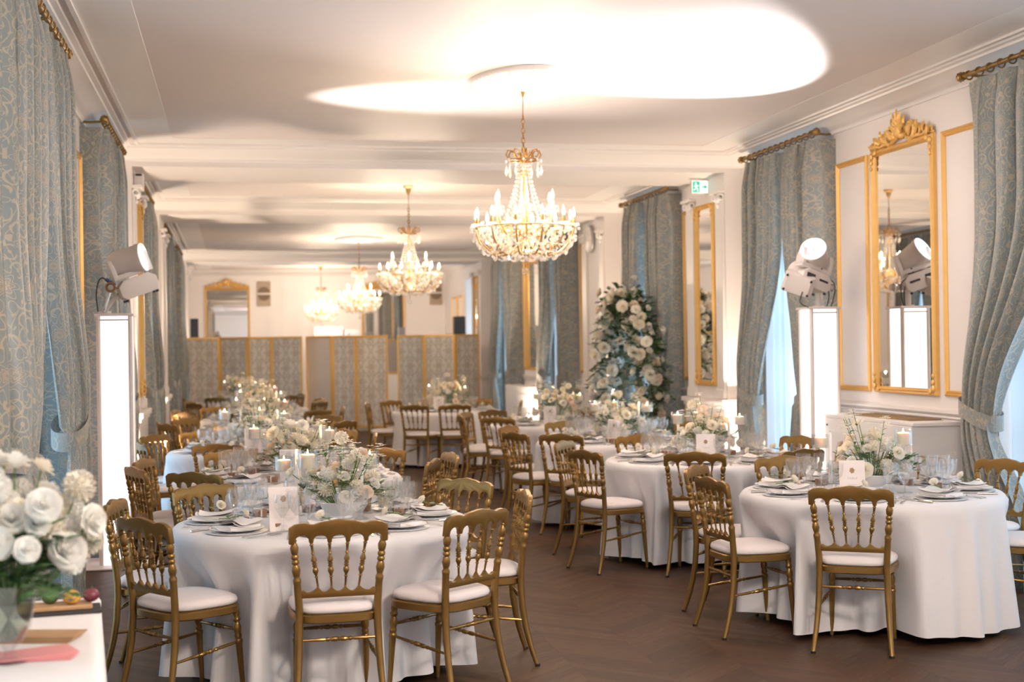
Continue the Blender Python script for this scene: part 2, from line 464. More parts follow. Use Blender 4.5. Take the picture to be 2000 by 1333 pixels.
# ------------------------------------------------------------------ room shell
PASS = [(14.0, 15.25), (18.9, 20.15), (28.9, 30.1)]
ROOMS = [(Y0, 14.0), (15.25, 18.9), (20.15, 28.9), (30.1, YEND)]
JL, JR, JZ = -0.98, 5.10, 3.465       # passage opening
WZ0, WZ1 = 0.10, 3.25                 # window opening

structure(MB().box(XL - .6, XR + .6, Y0 - .3, YEND + .3, -0.12, 0.0).obj('floor', 'floor', smooth=False))
structure(MB().box(XL - .6, XR + .6, Y0 - .3, YEND + .3, CEIL, CEIL + 0.15).obj('ceiling', 'ceiling', smooth=False))
for nm, xa, xb in (('wall_left', XL - .35, XL), ('wall_right', XR, XR + .35)):
    w = MB(); y = Y0 - .3
    for a, b in WIN:
        w.box(xa, xb, y, a, 0, CEIL); w.box(xa, xb, a, b, 0, WZ0); w.box(xa, xb, a, b, WZ1, CEIL); y = b
    w.box(xa, xb, y, YEND + .3, 0, CEIL)
    structure(w.obj(nm, 'wall', smooth=False))
structure(MB().box(XL, XR, YEND, YEND + .3, 0, CEIL).obj('wall_back', 'wall', smooth=False))
structure(MB().box(XL, XR, Y0 - .3, Y0, 0, CEIL).obj('wall_front', 'wall', smooth=False))

# windows: white casements with glazing bars
for i, (a, b) in enumerate(WIN):
    for sd, (x0, x1) in enumerate(((XL - .30, XL - .23), (XR + .23, XR + .30))):
        f = MB(); t = .07
        f.box(x0, x1, a, a + t, WZ0, WZ1).box(x0, x1, b - t, b, WZ0, WZ1).box(x0, x1, a + t, b - t, WZ1 - t, WZ1).box(x0, x1, a + t, b - t, WZ0, WZ0 + t * 1.5)
        m = (a + b) / 2; f.box(x0, x1, m - .06, m + .06, WZ0 + t, WZ1 - t); f.box(x0, x1, a + t, b - t, 2.55, 2.63)
        for z in (0.95, 1.72): f.box(x0 + .02, x1 - .02, a + t, b - t, z, z + .035)
        w = structure(f.obj('window_%d' % (2 * i + sd + 1), 'trim', bevel=.006, seg=1))
        xm = (x0 + x1) / 2
        g = MB().box(xm - .003, xm + .003, a + t, b - t, WZ0 + t, WZ1 - t).obj('pane', 'glasspane', w, smooth=False)

# passages between the rooms
for (a, b) in PASS:
    m = MB().box(XL, JL, a, b, 0, CEIL).box(JR, XR, a, b, 0, CEIL).box(JL, JR, a, b, JZ, CEIL)
    trim(m, 'wall', smooth=False)
    for sg, xj in ((-1, JR), (1, JL)):          # pilasters and ledges on the jambs
        p = MB()
        for y0, y1 in ((a + .02, a + .24), (b - .28, b - .04)):
            xa, xb = sorted((xj, xj + sg * .03)); p.box(xa, xb, y0, y1, 1.08, 3.2)
            xa, xb = sorted((xj, xj + sg * .045)); p.box(xa, xb, y0 - .01, y1 + .01, 1.06, 1.16)
            # capital: two scrolls under a small abacus with a leaf between
            xa, xb = sorted((xj, xj + sg * .09)); p.box(xa, xb, y0 - .03, y1 + .03, 3.255, 3.285)
            for yy in (y0 + .01, y1 - .01):
                p.tube([(xj + sg * (.035 + .03 * cos(t)), yy, 3.215 + .03 * sin(t)) for t in [k * pi / 5 for k in range(11)]], .014, 6)
            p.ball((xj + sg * .035, (y0 + y1) / 2, 3.20), .05, 8, 6, (.8, 1.3, 1))
            p.ball((xj + sg * .03, (y0 + y1) / 2, 3.13), .03, 8, 6, (.8, 1.0, 1.2))
        trim(p, bevel=.004, seg=1)
        q = MB()                                 # dado block and ledge round the pier
        xa, xb = sorted((xj + sg * .045, XR if sg < 0 else XL)); q.box(xa, xb, a - .03, b + .03, 0, 1.0)
        xa, xb = sorted((xj + sg * .085, XR if sg < 0 else XL)); q.box(xa, xb, a - .07, b + .07, 1.0, 1.055)
        xa, xb = sorted((xj + sg * .065, XR if sg < 0 else XL)); q.box(xa, xb, a - .05, b + .05, .96, 1.0)
        trim(q, bevel=.008, seg=2)

# cornices, mitred round every room
PROF = [(0, 3.515), (.025, 3.515), (.03, 3.535), (.05, 3.545), (.07, 3.55), (.10, 3.575), (.15, 3.605), (.21, 3.615), (.215, 3.63), (.25, 3.635), (.255, CEIL), (0, CEIL)]
for (a, b) in ROOMS:
    c = MB(); vs = []; n = len(PROF)
    for d, z in PROF: vs += [(XL + d, a + d, z), (XR - d, a + d, z), (XR - d, b - d, z), (XL + d, b - d, z)]
    fs = [(4 * i + k, 4 * i + (k + 1) % 4, 4 * i + 4 + (k + 1) % 4, 4 * i + 4 + k) for i in range(n - 1) for k in range(4)]
    c.add(vs, fs); trim(c, angle=60)
    # flat raised border on the ceiling and its bead
    c = MB()
    def ring(mb, d0, d1, z0, z1):
        mb.box(XL + d0, XR - d0, a + d0, a + d1, z0, z1).box(XL + d0, XR - d0, b - d1, b - d0, z0, z1)
        mb.box(XL + d0, XL + d1, a + d1, b - d1, z0, z1).box(XR - d1, XR - d0, a + d1, b - d1, z0, z1)
    ring(c, .30, .33, CEIL - .018, CEIL); ring(c, .33, .66, CEIL - .003, CEIL)
    trim(c, bevel=.003, seg=1)

# dado rails, baseboards, gold panel mouldings
def wall_x(sd, d): return XR - d if sd else XL + d
def runs(a, b):
    y = a; out = []
    for w0, w1 in WIN:
        if w1 < a or w0 > b: continue
        out.append((y, w0 - .06)); y = w1 + .06
    out.append((y, b)); return [r for r in out if r[1] - r[0] > .05]
for sd in (0, 1):
    bs = MB()
    for (a, b) in ROOMS:
        d = MB()
        for y0, y1 in runs(a, b):
            for dd, z0, z1 in ((.02, 1.03, 1.13), (.045, 1.06, 1.075), (.055, 1.095, 1.12)):
                xa, xb = sorted((wall_x(sd, 0), wall_x(sd, dd))); d.box(xa, xb, y0, y1, z0, z1)
            xa, xb = sorted((wall_x(sd, 0), wall_x(sd, .02))); bs.box(xa, xb, y0, y1, 0, .16)
        trim(d, bevel=.004, seg=1)
    structure(bs.obj('baseboard_' + ('right' if sd else 'left'), 'trim', bevel=.004, seg=1))
structure(MB().box(XL, XR, YEND - .02, YEND, 0, .16).obj('baseboard_back', 'trim', bevel=.004, seg=1))

def gold_panel(sd, y0, y1, z0, z1, w=.045):
    """mitred moulding, two steps, on a side wall"""
    m = MB()
    prof = [(0, 0), (0, .018), (w * .3, .026), (w * .45, .016), (w * .75, .022), (w, .006), (w, 0)]
    vs = []
    for k, h in prof:
        x = wall_x(sd, h); vs += [(x, y0 + k, z0 + k), (x, y1 - k, z0 + k), (x, y1 - k, z1 - k), (x, y0 + k, z1 - k)]
    m.add(vs, [(4 * i + k, 4 * i + (k + 1) % 4, 4 * i + 4 + (k + 1) % 4, 4 * i + 4 + k) for i in range(len(prof) - 1) for k in range(4)])
    trim(m, 'gilt', angle=25)
for sd in (0, 1):
    for y0, y1 in ((11.0, 11.62), (9.1, 9.73), (15.55, 15.98), (18.15, 18.6), (23.25, 23.75), (25.3, 25.5), (20.5, 21.1), (27.8, 28.5)):
        gold_panel(sd, y0, y1, 1.225, 3.24)
        if not (sd and 9 < y0 < 11.5): gold_panel(sd, y0, y1, .24, .87)
    if not sd:
        gold_panel(sd, 9.84, 10.9, .24, .87)
gold_panel(1, 32.6, 33.3, 1.225, 2.9); gold_panel(1, 33.5, 34.2, 1.225, 2.9)
# pale panel mouldings on the end wall
def end_panel(x0, x1, z0, z1):
    m = MB(); w = .03
    m.box(x0, x1, YEND - .015, YEND, z0, z0 + w).box(x0, x1, YEND - .015, YEND, z1 - w, z1).box(x0, x0 + w, YEND - .015, YEND, z0 + w, z1 - w).box(x1 - w, x1, YEND - .015, YEND, z0 + w, z1 - w)
    trim(m, bevel=.004, seg=1)
end_panel(1.15, 2.85, .4, 1.05); end_panel(1.15, 2.85, 1.2, 3.2); end_panel(4.45, 5.15, .4, 2.2)

# oval plaster rosettes
def rosette(x, y, rx, ry):
    m = MB(); N = 72
    prof = [(1.0, 0), (1.0, .012), (.97, .022), (.93, .012), (.90, .008), (.885, .016), (.87, .008), (.45, .014), (.30, .03), (.16, .045), (.0, .05)]
    vs = [(x + rx * r * cos(2 * pi * j / N), y + ry * r * sin(2 * pi * j / N), CEIL - 1.5 * h) for r, h in prof for j in range(N)]
    m.add(vs, [(i * N + j, i * N + (j + 1) % N, (i + 1) * N + (j + 1) % N, (i + 1) * N + j) for i in range(len(prof) - 1) for j in range(N)])
    for k in range(60):                                                  # bead row
        a = 2 * pi * k / 60; m.ball((x + rx * .905 * cos(a), y + ry * .905 * sin(a), CEIL - .014), .013, 6, 4)
    for k in range(12):                                                  # acanthus sprays and scrolls
        a = 2 * pi * k / 12
        for q in range(7):
            rr = .34 + .07 * q; w = .10 * sin(pi * (q + 1) / 8)
            for s_ in (-1, 1):
                aa = a + s_ * w / rr * .9
                m.ball((x + rx * rr * cos(aa), y + ry * rr * sin(aa), CEIL - .016), .026 * (1 - .05 * q), 6, 4, (1, 1, .6))
        b = a + pi / 12
        m.tube([(x + rx * (.62 + .11 * cos(t) * (1 - t / 9)) * cos(b + .13 * sin(t) * (1 - t / 9)), y + ry * (.62 + .11 * cos(t) * (1 - t / 9)) * sin(b + .13 * sin(t) * (1 - t / 9)), CEIL - .016) for t in [q * .45 for q in range(15)]], .011, 6)
    return m
RX = 2.15
trim(rosette(RX, 10.28, .43, .68), angle=60); trim(rosette(2.2, 25.2, .43, .6), angle=60)

# heaters, exit sign and other fixtures on the walls
def radiator_box(sd, y0, y1, dep, h, label, vent=True):
    t = thing('radiator_cover', label, 'radiator cover', (wall_x(sd, dep / 2), (y0 + y1) / 2, 0), 0, 'white radiator covers')
    L = (y1 - y0) / 2; D = dep / 2 - .002
    MB().box(-D, D, -L, L, .0, h - .03).obj('cabinet', 'whitewood', t, bevel=.006, seg=1)
    MB().box(-D - .0, D, -L - .025, L + .025, h - .03, h).obj('top_board', 'whitewood', t, loc=(-.0 if sd else .0, 0, 0), bevel=.005, seg=1)
    x = -D - .004 if sd else D + .004
    for k in (-1, 1): MB().ball((x, k * (L - .06), h - .09), .008, 8, 6).obj('door_catch', 'black', t)
    MB().box(min(x, x + .003), max(x, x + .003), -L + .07, L - .07, .12, h - .13).obj('front_panel', 'whitewood', t, bevel=.002, seg=1)
    if vent:
        g = MB()
        for k in range(40):
            y = -L * .72 + k * L * 1.44 / 39; g.box(-D * .55, D * .55, y - .008, y + .008, h, h + .006)
        for k in range(7):
            xx = -D * .55 + k * D * 1.1 / 6; g.box(xx - .005, xx + .005, -L * .72, L * .72, h, h + .008)
        g.box(-D * .6, D * .6, -L * .75, L * .75, h - .001, h + .002)
        g.obj('brass_vent', 'ventgold', t, smooth=False)
radiator_box(1, 9.42, 10.95, .46, 1.05, 'white radiator cover with brass vent under the tall gilt mirror')
radiator_box(1, 23.3, 25.3, .42, .95, 'white radiator cover with a lit lamp on top, between the far curtains', False)
radiator_box(1, 20.3, 21.25, .40, .88, 'low white radiator cover beyond the second passage pier', False)

t = thing('exit_sign', 'lit green and white emergency exit box on the first passage jamb', 'exit sign', (JR - .10, 14.52, 3.37))
MB().box(-.10, .10, -.02, .02, -.075, .075).obj('housing', 'fixture', t, bevel=.006, seg=1)
MB().box(-.09, .09, -.024, -.0205, -.066, .066).obj('lit_face', 'exit', t, smooth=False)
g = MB().box(-.085, -.005, -.027, -.0245, -.06, .06)
g.obj('green_field', 'exitg', t, smooth=False)
g = MB(); g.ball((-.05, -.029, .035), .011, 8, 5, (1, .2, 1))                 # running figure
g.tube([(-.05, -.029, .022), (-.045, -.029, -.008)], .009, 6); g.tube([(-.045, -.029, -.008), (-.062, -.029, -.03), (-.075, -.029, -.034)], .006, 6)
g.tube([(-.045, -.029, -.008), (-.028, -.029, -.026), (-.032, -.029, -.05)], .006, 6); g.tube([(-.05, -.029, .016), (-.07, -.029, .004)], .005, 6); g.tube([(-.05, -.029, .016), (-.03, -.029, .006), (-.022, -.029, .016)], .005, 6)
g.obj('running_figure', 'exit', t)
g = MB().prism([(.02, .008), (.05, .008), (.05, .03), (.082, 0), (.05, -.03), (.05, -.008), (.02, -.008)], lambda a, b, c: (a, c, b), -.028, -.0245)
g.obj('arrow', 'exitg', t, smooth=False)
t = thing('wall_speaker', 'slim white wall box near the top of the far pier by the spotlight column', 'speaker', (JL + .05, 14.3, 3.34))
MB().box(-.045, .045, -.07, .07, -.085, .085).obj('housing', 'fixture', t, bevel=.008)
MB().box(-.03, .03, -.074, -.07, .06, .08).obj('dark_slot', 'black', t, smooth=False)
t = thing('wall_disc', 'round white fixture high on the second passage pier', 'wall fixture', (JR - .05, 19.6, 3.2))
MB().merge(MB().lathe([(.001, -.03), (.17, -.03), (.19, -.015), (.19, .03)], 32), rot('Y', pi / 2)).obj('dial', 'fixture', t)
MB().merge(MB().lathe([(.19, -.012), (.2, -.006), (.2, .03), (.19, .035)], 32), rot('Y', pi / 2)).obj('rim', 'grey', t)
for k, (x0, x1, lab) in enumerate(((.53, .86, 'square beige wall grille with half-round openings beside the far left mirror'), (4.9, 5.22, 'square beige wall grille in the far right corner of the end wall'))):
    t = thing('wall_grille', lab, 'grille', ((x0 + x1) / 2, YEND - .02, 3.07), 0, 'grilles on the end wall')
    W = (x1 - x0) / 2
    MB().box(-W, W, -.02, .018, -.31, .31).obj('face_plate', 'grille', t, bevel=.006, seg=1)
    for s_ in (-1, 1):
        o = [(W * .92 * cos(a), s_ * .025 + s_ * .15 * sin(a)) for a in [q * pi / 14 for q in range(15)]]
        if s_ < 0: o = o[::-1]
        MB().prism(o, lambda a, b, c: (a, c, b), -.026, -.02).obj('round_opening', 'grilled', t, smooth=False)
    MB().box(-W, W, -.03, -.02, -.018, .018).obj('cross_bar', 'card', t, smooth=False)

# ------------------------------------------------------------------ mirrors
def scroll(mb, cx, cz, r0, turns, a0, sg, d, rad, fn):
    P = []; R = []
    n = int(14 * turns)
    for k in range(n + 1):
        q = k / n; a = a0 + sg * q * turns * 2 * pi; r = r0 * (1 - .82 * q)
        P.append(fn(cx + r * cos(a), cz + r * sin(a), d)); R.append(rad * (1 - .45 * q))
    mb.tube(P, R, 7)
def leaf_blob(mb, x, z, l, w, a, d, fn):
    """a fluted acanthus leaf lying on the crest"""
    vs = []; n = 6
    for i in range(n + 1):
        q = i / n; ww = w * sin(pi * (.12 + .88 * q) ** .8) * (1 + .18 * (i % 2)); lift = d + .022 * sin(pi * q) + .02 * q * q
        for s_, h in ((-1, -.004), (-.5, .008), (0, .002), (.5, .008), (1, -.004)):
            px = x + l * q * cos(a) - s_ * ww * sin(a); pz = z + l * q * sin(a) + s_ * ww * cos(a)
            vs.append(fn(px, pz, lift + h))
    mb.add(vs, [(i * 5 + j, i * 5 + j + 1, i * 5 + 6 + j, i * 5 + 5 + j) for i in range(n) for j in range(4)])
def mirror(label, pos, facing, width, z0, z1, crest=True, group=None):
    """facing: angle of the wall normal; local x along the wall, local y out of the wall"""
    t = thing('wall_mirror', label, 'mirror', (*pos, 0), facing - pi / 2, group)
    W = width / 2; w = .052
    m = MB(); prof = [(0, 0), (0, .03), (w * .2, .042), (w * .45, .034), (w * .6, .046), (w * .85, .03), (w, .018), (w, 0)]
    vs = []
    for k, h in prof: vs += [(-W + k, h, z0 + k), (W - k, h, z0 + k), (W - k, h, z1 - k), (-W + k, h, z1 - k)]
    m.add(vs, [(4 * i + k, 4 * i + (k + 1) % 4, 4 * i + 4 + (k + 1) % 4, 4 * i + 4 + k) for i in range(len(prof) - 1) for k in range(4)])
    m.obj('frame', 'gilt', t, angle=25)
    MB().add([(-W + w * .8, .016, z0 + w * .8), (W - w * .8, .016, z0 + w * .8), (W - w * .8, .016, z1 - w * .8), (-W + w * .8, .016, z1 - w * .8)], [(0, 1, 2, 3)]).obj('mirror_glass', 'mirror', t, smooth=False)
    fn = lambda x, z, d: (x, d, z)
    for sx in (-1, 1):
        for cz, up in ((z0 + w, 1), (z1 - w, -1)):
            o = MB()
            for k in range(3): o.ball((sx * (W - w * .5), .045, cz + up * (.0 + .05 * k)), .028 - .005 * k, 8, 6, (1, .6, 1.1))
            o.ball((sx * (W - w * .5 - .06), .042, cz - up * w * .5), .022, 8, 6, (1.2, .6, 1))
            o.obj('corner_leaf', 'gilt', t)
    if crest:
        zt = z1; s = width / 1.05
        c = MB()
        for sx in (-1, 1):
            F = lambda x, z, d, sx=sx: (sx * x, d, z)
            scroll(c, .16 * s, zt + .085, .085, 1.35, -pi * .5, 1, .03, .021, F)
            scroll(c, .29 * s, zt + .055, .055, 1.3, pi * .9, -1, .03, .016, F)
            scroll(c, .40 * s, zt + .045, .048, 1.25, -pi * .4, 1, .03, .014, F)
            scroll(c, .49 * s, zt + .03, .032, 1.2, pi * .8, -1, .03, .011, F)
            c.tube([F(x * s, z + zt, .028) for x, z in ((.53, .012), (.44, .03), (.36, .012), (.26, .02), (.2, .01), (.1, .03), (.05, .10))], .013, 6)
            leaf_blob(c, .06 * s, zt + .10, .12, .035, radians(65), .03, F); leaf_blob(c, .12 * s, zt + .05, .14, .035, radians(35), .028, F)
            leaf_blob(c, .24 * s, zt + .04, .11, .03, radians(30), .026, F); leaf_blob(c, .36 * s, zt + .04, .10, .026, radians(40), .026, F)
            leaf_blob(c, .46 * s, zt + .02, .07, .02, radians(20), .026, F)
            leaf_blob(c, .30 * s, zt + .07, .07, .02, radians(80), .028, F)
        c.obj('crest_scrollwork', 'gilt', t)
        p = MB()
        for k in range(7):
            a = radians(90 + (k - 3) * 24); leaf_blob(p, 0, zt + .10, .17 - .013 * abs(k - 3), .03, a, .038, fn)
        p.ball((0, .045, zt + .09), .05, 10, 8, (1, .6, 1.1)); p.ball((0, .05, zt + .19), .026, 8, 6)
        for sx in (-1, 1): p.ball((sx * .055, .045, zt + .05), .03, 8, 6)
        p.obj('crest_shell', 'gilt', t)
    return t
G = 'gilt wall mirrors'
mirror('tall gilt crested mirror above the brass-vented radiator cover', (XR, 10.36), pi, 1.06, 1.225, 3.25, group=G)
mirror('tall gilt crested mirror seen edge-on behind the nearest left curtain', (XL, 10.36), 0, 1.06, 1.225, 3.25, group=G)
mirror('narrow gilt mirror on the first pier, beside the flower arch', (JR, 14.6), pi, .62, 1.19, 3.19, False, G)
mirror('narrow gilt mirror on the first pier behind the left spotlight column', (JL, 14.6), 0, .62, 1.19, 3.19, False, G)
mirror('tall gilt mirror between the two curtained windows of the far right room', (XR, 24.5), pi, 1.2, 1.225, 3.2, True, G)
mirror('narrow gilt mirror on the farthest right pier by the folding screens', (JR, 29.5), pi, .62, 1.19, 3.19, False, G)
mirror('gilt crested mirror on the left of the end wall', (-.21, YEND), -pi / 2, 1.1, 1.0, 3.22, True, G)
mirror('gilt crested mirror on the right of the end wall behind a chandelier', (3.7, YEND), -pi / 2, 1.1, 1.0, 3.22, True, G)

# ------------------------------------------------------------------ curtains
ROD_D, ROD_Z = 0.20, 3.53
def curtain_rod(sd, a, b, label):
    x = wall_x(sd, ROD_D); t = thing('curtain_rod', label, 'curtain rod', (x, (a + b) / 2, ROD_Z), 0, 'gilded curtain rods')
    L = (b - a) / 2 + .05
    MB().tube([(0, -L, 0), (0, L, 0)], .017, 12).obj('pole', 'oldgilt', t)
    for s_ in (-1, 1):
        f = MB(); f.ball((0, s_ * (L + .04), 0), .034, 12, 8); f.tube([(0, s_ * L, 0), (0, s_ * (L + .02), 0)], [.03, .024], 10)
        for k in range(8): f.ball((.027 * cos(k * pi / 4), s_ * (L + .045), .027 * sin(k * pi / 4)), .011, 6, 4)
        f.obj('finial', 'oldgilt', t)
        br = MB(); dx = (.20 if sd else -.20)
        br.tube([(0, s_ * (L - .05), 0), (dx * .6, s_ * (L - .05), -.01), (dx, s_ * (L - .05), -.005)], .011, 8); br.obj('bracket', 'oldgilt', t)
    n = max(8, int((b - a) / .13))
    r0 = MB().tube([(.030 * cos(q), 0, .030 * sin(q) - .009) for q in [2 * pi * j / 14 for j in range(14)]], .006, 6, close=True).mesh('ring', MT['oldgilt'])
    for k in range(n):
        o = bpy.data.objects.new('ring', r0); COL.objects.link(o); o.parent = t; o.location = (0, -L + .07 + (2 * L - .14) * k / (n - 1), 0)
    return t
def curtain(sd, yf, yo, label, tie=.42, tz=1.12, seed=0, pl=6, bul=.10, hem=.62):
    """yf: outer edge by the wall, yo: inner edge at the top; tied back to share `tie` of its width at height tz"""
    R = random.Random(seed); ph = [R.uniform(0, 6.28) for _ in range(4)]
    sg = 1 if yo > yf else -1; w0 = abs(yo - yf); zt = 3.475
    t = thing('curtain', label, 'curtain', (wall_x(sd, 0), yf, 0), 0, 'blue grey damask curtains')
    inx = -1 if sd else 1
    def width(z):
        if z > tz: q = (zt - z) / (zt - tz); return w0 * (1 - (1 - tie) * (ss(.35, 1.0, q) * .75 + .25 * q * q))
        q = (tz - z) / tz; return w0 * (tie + (hem - tie) * ss(0, .7, q))
    def fn(u, v):
        z = zt * (1 - v) + .012 * v
        w = width(z); k = u * pl
        near = math.exp(-((z - tz) / .22) ** 2)
        top = math.exp(-((z - zt) / .16) ** 2)
        amp = (.072 + .022 * sin(ph[0] + 3 * u)) * (1 - .55 * top) * (1 - .35 * near) * min(1.0, .55 + .45 * w / w0)
        f = sin(2 * pi * (k + .22 * sin(2.2 * v + ph[1] + 5 * u)))
        f = math.copysign(abs(f) ** .75, f)
        y = sg * (w * u + .25 * w / pl * sin(4 * pi * k + ph[2]) * .35)
        d = ROD_D + amp * f + bul * (1 - u * .4) * ss(2.4, tz, z) * (1 if z > tz else 1 - .8 * ss(tz, .2, z)) * (.4 + .6 * sin(pi * min(1, u + .15)))
        if z < tz: d += .05 * u
        e = ss(0, .10, u); d = .0 * (1 - e) + d * e          # the outer edge returns to the wall
        if u < .12: y = sg * w * .02 * u / .12 + (y - sg * w * .02) * ss(.09, .16, u) if u > .09 else sg * w * .02 * u / .12
        return (inx * d, y, z)
    fab = max(1.5, w0 * 1.9)
    MB().grid(fn, 26 * pl // 2 + 12, 46, uvf=lambda u, v: (u * fab + seed * .13, (1 - v) * 3.46)).obj('drape', 'curtain', t, angle=180)
    # tieback: a band slung from the wall round the bundle
    wt = width(tz)
    def bf(u, v):
        a = 2 * pi * u; k = (1 - cos(a)) / 2                    # k: 0 at the inner edge, 1 by the wall
        y = sg * (wt * .5 + (wt * .5 + .012) * cos(a)); dc = ROD_D + bul * .42
        dd = dc + (.085 if sin(a) > 0 else .12) * math.copysign(abs(sin(a)) ** .7, sin(a))
        return (inx * max(.03, dd), y, tz - .05 + .11 * v - .05 * (1 - k) + .07 * k)
    MB().grid(bf, 28, 2, cu=True, uvf=lambda u, v: (u * .9, v * .1)).obj('tieback', 'curtain', t, angle=180)
    return t
def voile(sd, a, b, label):
    x = wall_x(sd, -.10); t = thing('sheer_curtain', label, 'sheer curtain', (x, a, 0), 0, 'white sheers at the windows')
    W = b - a
    MB().grid(lambda u, v: (.025 * sin(u * 2 * pi * 13) + .01 * sin(u * 31), .02 + (W - .04) * u, .115 + 3.1 * v), 150, 4).obj('voile', 'sheer', t, angle=180)
    MB().tube([(0, .01, 3.225), (0, W - .01, 3.225)], .008, 6).obj('wire', 'chrome', t)

SIDE = ('left', 'right')
WNAMES = {2: 'nearest', 3: 'second', 4: 'third', 5: 'fourth', 6: 'fifth'}
for i in (2, 3, 4, 5, 6):
    a, b = WIN[i]
    for sd in (0, 1):
        wn = '%s %s window' % (WNAMES[i], SIDE[sd])
        curtain_rod(sd, a, b, 'aged gold curtain rod with rings over the ' + wn)
        mid = a + (b - a) * .46
        if i == 2 and sd == 0: mid = 7.78
        if i == 3 and sd == 1: mid = 12.42
        near_l = 'blue grey damask curtain, nearer panel of the ' + wn; far_l = 'blue grey damask curtain, farther panel of the ' + wn
        if not (i == 2 and sd == 1): curtain(sd, a - .05, mid - (.16 if i == 2 else .10), near_l, seed=10 * i + sd, tie=.52 if sd else .62)
        curtain(sd, b + .05, mid + (.14 if i == 2 and not sd else .12), far_l, seed=10 * i + sd + 5, tie=.42 if i != 2 else (.30 if sd else .50), tz=1.12 if sd else 1.17)
        voile(sd, a, b, 'white sheer behind the damask curtains of the ' + wn)

# ------------------------------------------------------------------ lit columns and spotlights
def light_column(x, y, mat, label, h=1.95, w=.27):
    t = thing('light_column', label, 'light column', (x, y, 0), 0, 'lit square columns')
    W = w / 2
    MB().box(-.31, .31, -.31, .31, 0, .014).obj('base_plate', 'fixture', t, bevel=.004, seg=1)
    MB().box(-W + .012, W - .012, -W + .012, W - .012, .016, h - .02).obj('lit_cover', mat, t, smooth=False)
    for sx in (-1, 1):
        for sy in (-1, 1):
            MB().tube([(sx * (W - .018), sy * (W - .018), .014), (sx * (W - .018), sy * (W - .018), h - .02)], .018, 8).obj('corner_tube', 'fixture', t)
    MB().box(-W - .012, W + .012, -W - .012, W + .012, h - .02, h).obj('top_plate', 'fixture', t, bevel=.003, seg=1)
    b = MB()
    for s_ in (-1, 1): b.box(-W + .03, W - .03, s_ * W - .004, s_ * W + .004, h - .055, h - .045)
    b.obj('cover_bar', 'grey', t, smooth=False)
    return t
light_column(-.92, 11.2, 'towerp', 'pink-white lit square column carrying a spotlight, before the left curtain')
light_column(4.87, 11.1, 'tower', 'white lit square column carrying two spotlights, before the right curtain')

def fixture_parts(t, M, head_dir, panel=False):
    """moving-head lamp: base box, U yoke and round head. M places the base; head_dir is the beam in world axes"""
    b = MB(); b.add(*_chamfer(.15, .10, .075)); MB().merge(b, M).obj('base_box', 'fixture', t, bevel=.012, seg=2)
    if panel:
        MB().merge(MB().box(-.115, -.03, -.104, -.100, -.045, .035), M).obj('display_panel', 'black', t, smooth=False)
        MB().merge(MB().box(.02, .11, -.104, -.100, .0, .018), M).obj('handle_slot', 'black', t, smooth=False)
    ft = MB()
    for sx in (-1, 1):
        for sy in (-1, 1): ft.tube([(sx * .12, sy * .075, -.075), (sx * .12, sy * .075, -.092)], .012, 8)
    MB().merge(ft, M).obj('rubber_foot', 'black', t)
    y = MB(); y.add(*_box(-.155, .155, -.055, .055, .085, .125))
    for sx in (-1, 1):
        y.prism([(-.055, .10), (.055, .10), (.06, .17), (.04, .245), (.0, .265), (-.04, .245), (-.06, .17)], lambda a, b_, c, sx=sx: (sx * c, a, b_), .118, .155)
    MB().merge(y, M).obj('yoke', 'fixture', t, bevel=.008, seg=2)
    c = M @ Vector((0, 0, .205))
    z = Vector(head_dir).normalized(); xx = (M.to_3x3() @ Vector((1, 0, 0))); xx = (xx - z * xx.dot(z)).normalized(); yy = z.cross(xx)
    H = Matrix(((xx.x, yy.x, z.x, c.x), (xx.y, yy.y, z.y, c.y), (xx.z, yy.z, z.z, c.z), (0, 0, 0, 1)))
    MB().merge(MB().lathe([(.001, -.15), (.06, -.15), (.082, -.135), (.098, -.09), (.102, .0), (.106, .08), (.112, .09), (.112, .125), (.104, .13), (.104, .12), (.001, .115)], 28), H).obj('head', 'fixture', t)
    v = MB()
    for k in range(3): v.box(-.04, .04, -.108, -.10, -.10 + k * .03, -.09 + k * .03)
    MB().merge(v, H).obj('vent_slot', 'black', t, smooth=False)
    MB().merge(MB().lathe([(.098, .118), (.108, .134), (.098, .136)], 28, caps=False), H).obj('lens_ring', 'lens', t)
    L = MB()
    for k in range(3):
        a = 2 * pi * k / 3 + .5; L.ball((.048 * cos(a), .048 * sin(a), .116), .035, 14, 8, (1, 1, .35))
    MB().merge(L, H).obj('lens', 'lens', t)
    return H
def _box(*a):
    m = MB().box(*a); return m.v, m.f
def _chamfer(x, y, z):
    o = [(-x, -z + .03), (-x + .03, -z), (x - .03, -z), (x, -z + .03), (x, z - .04), (x - .05, z), (-x + .05, z), (-x, z - .04)]
    m = MB().prism(o, lambda a, b, c: (a, c, b), -y, y); return m.v, m.f
def cord(mb, pts, r=.005):
    P = [Vector(p) for p in pts]; out = []
    for i in range(len(P) - 1):
        p0 = P[max(i - 1, 0)]; p1 = P[i]; p2 = P[i + 1]; p3 = P[min(i + 2, len(P) - 1)]
        for k in range(6):
            q = k / 6
            out.append(.5 * ((2 * p1) + (p2 - p0) * q + (2 * p0 - 5 * p1 + 4 * p2 - p3) * q * q + (3 * p1 - p0 - 3 * p2 + p3) * q ** 3))
    out.append(P[-1]); mb.tube(out, r, 6)
def spot(name, loc, target, energy, color, size, blend, r=.03):
    d = bpy.data.lights.new(name, 'SPOT'); d.energy = energy; d.color = color; d.spot_size = radians(size); d.spot_blend = blend; d.shadow_soft_size = r
    o = bpy.data.objects.new(name, d); COL.objects.link(o); o.location = loc
    o.rotation_euler = (Vector(target) - Vector(loc)).to_track_quat('-Z', 'Y').to_euler(); return o

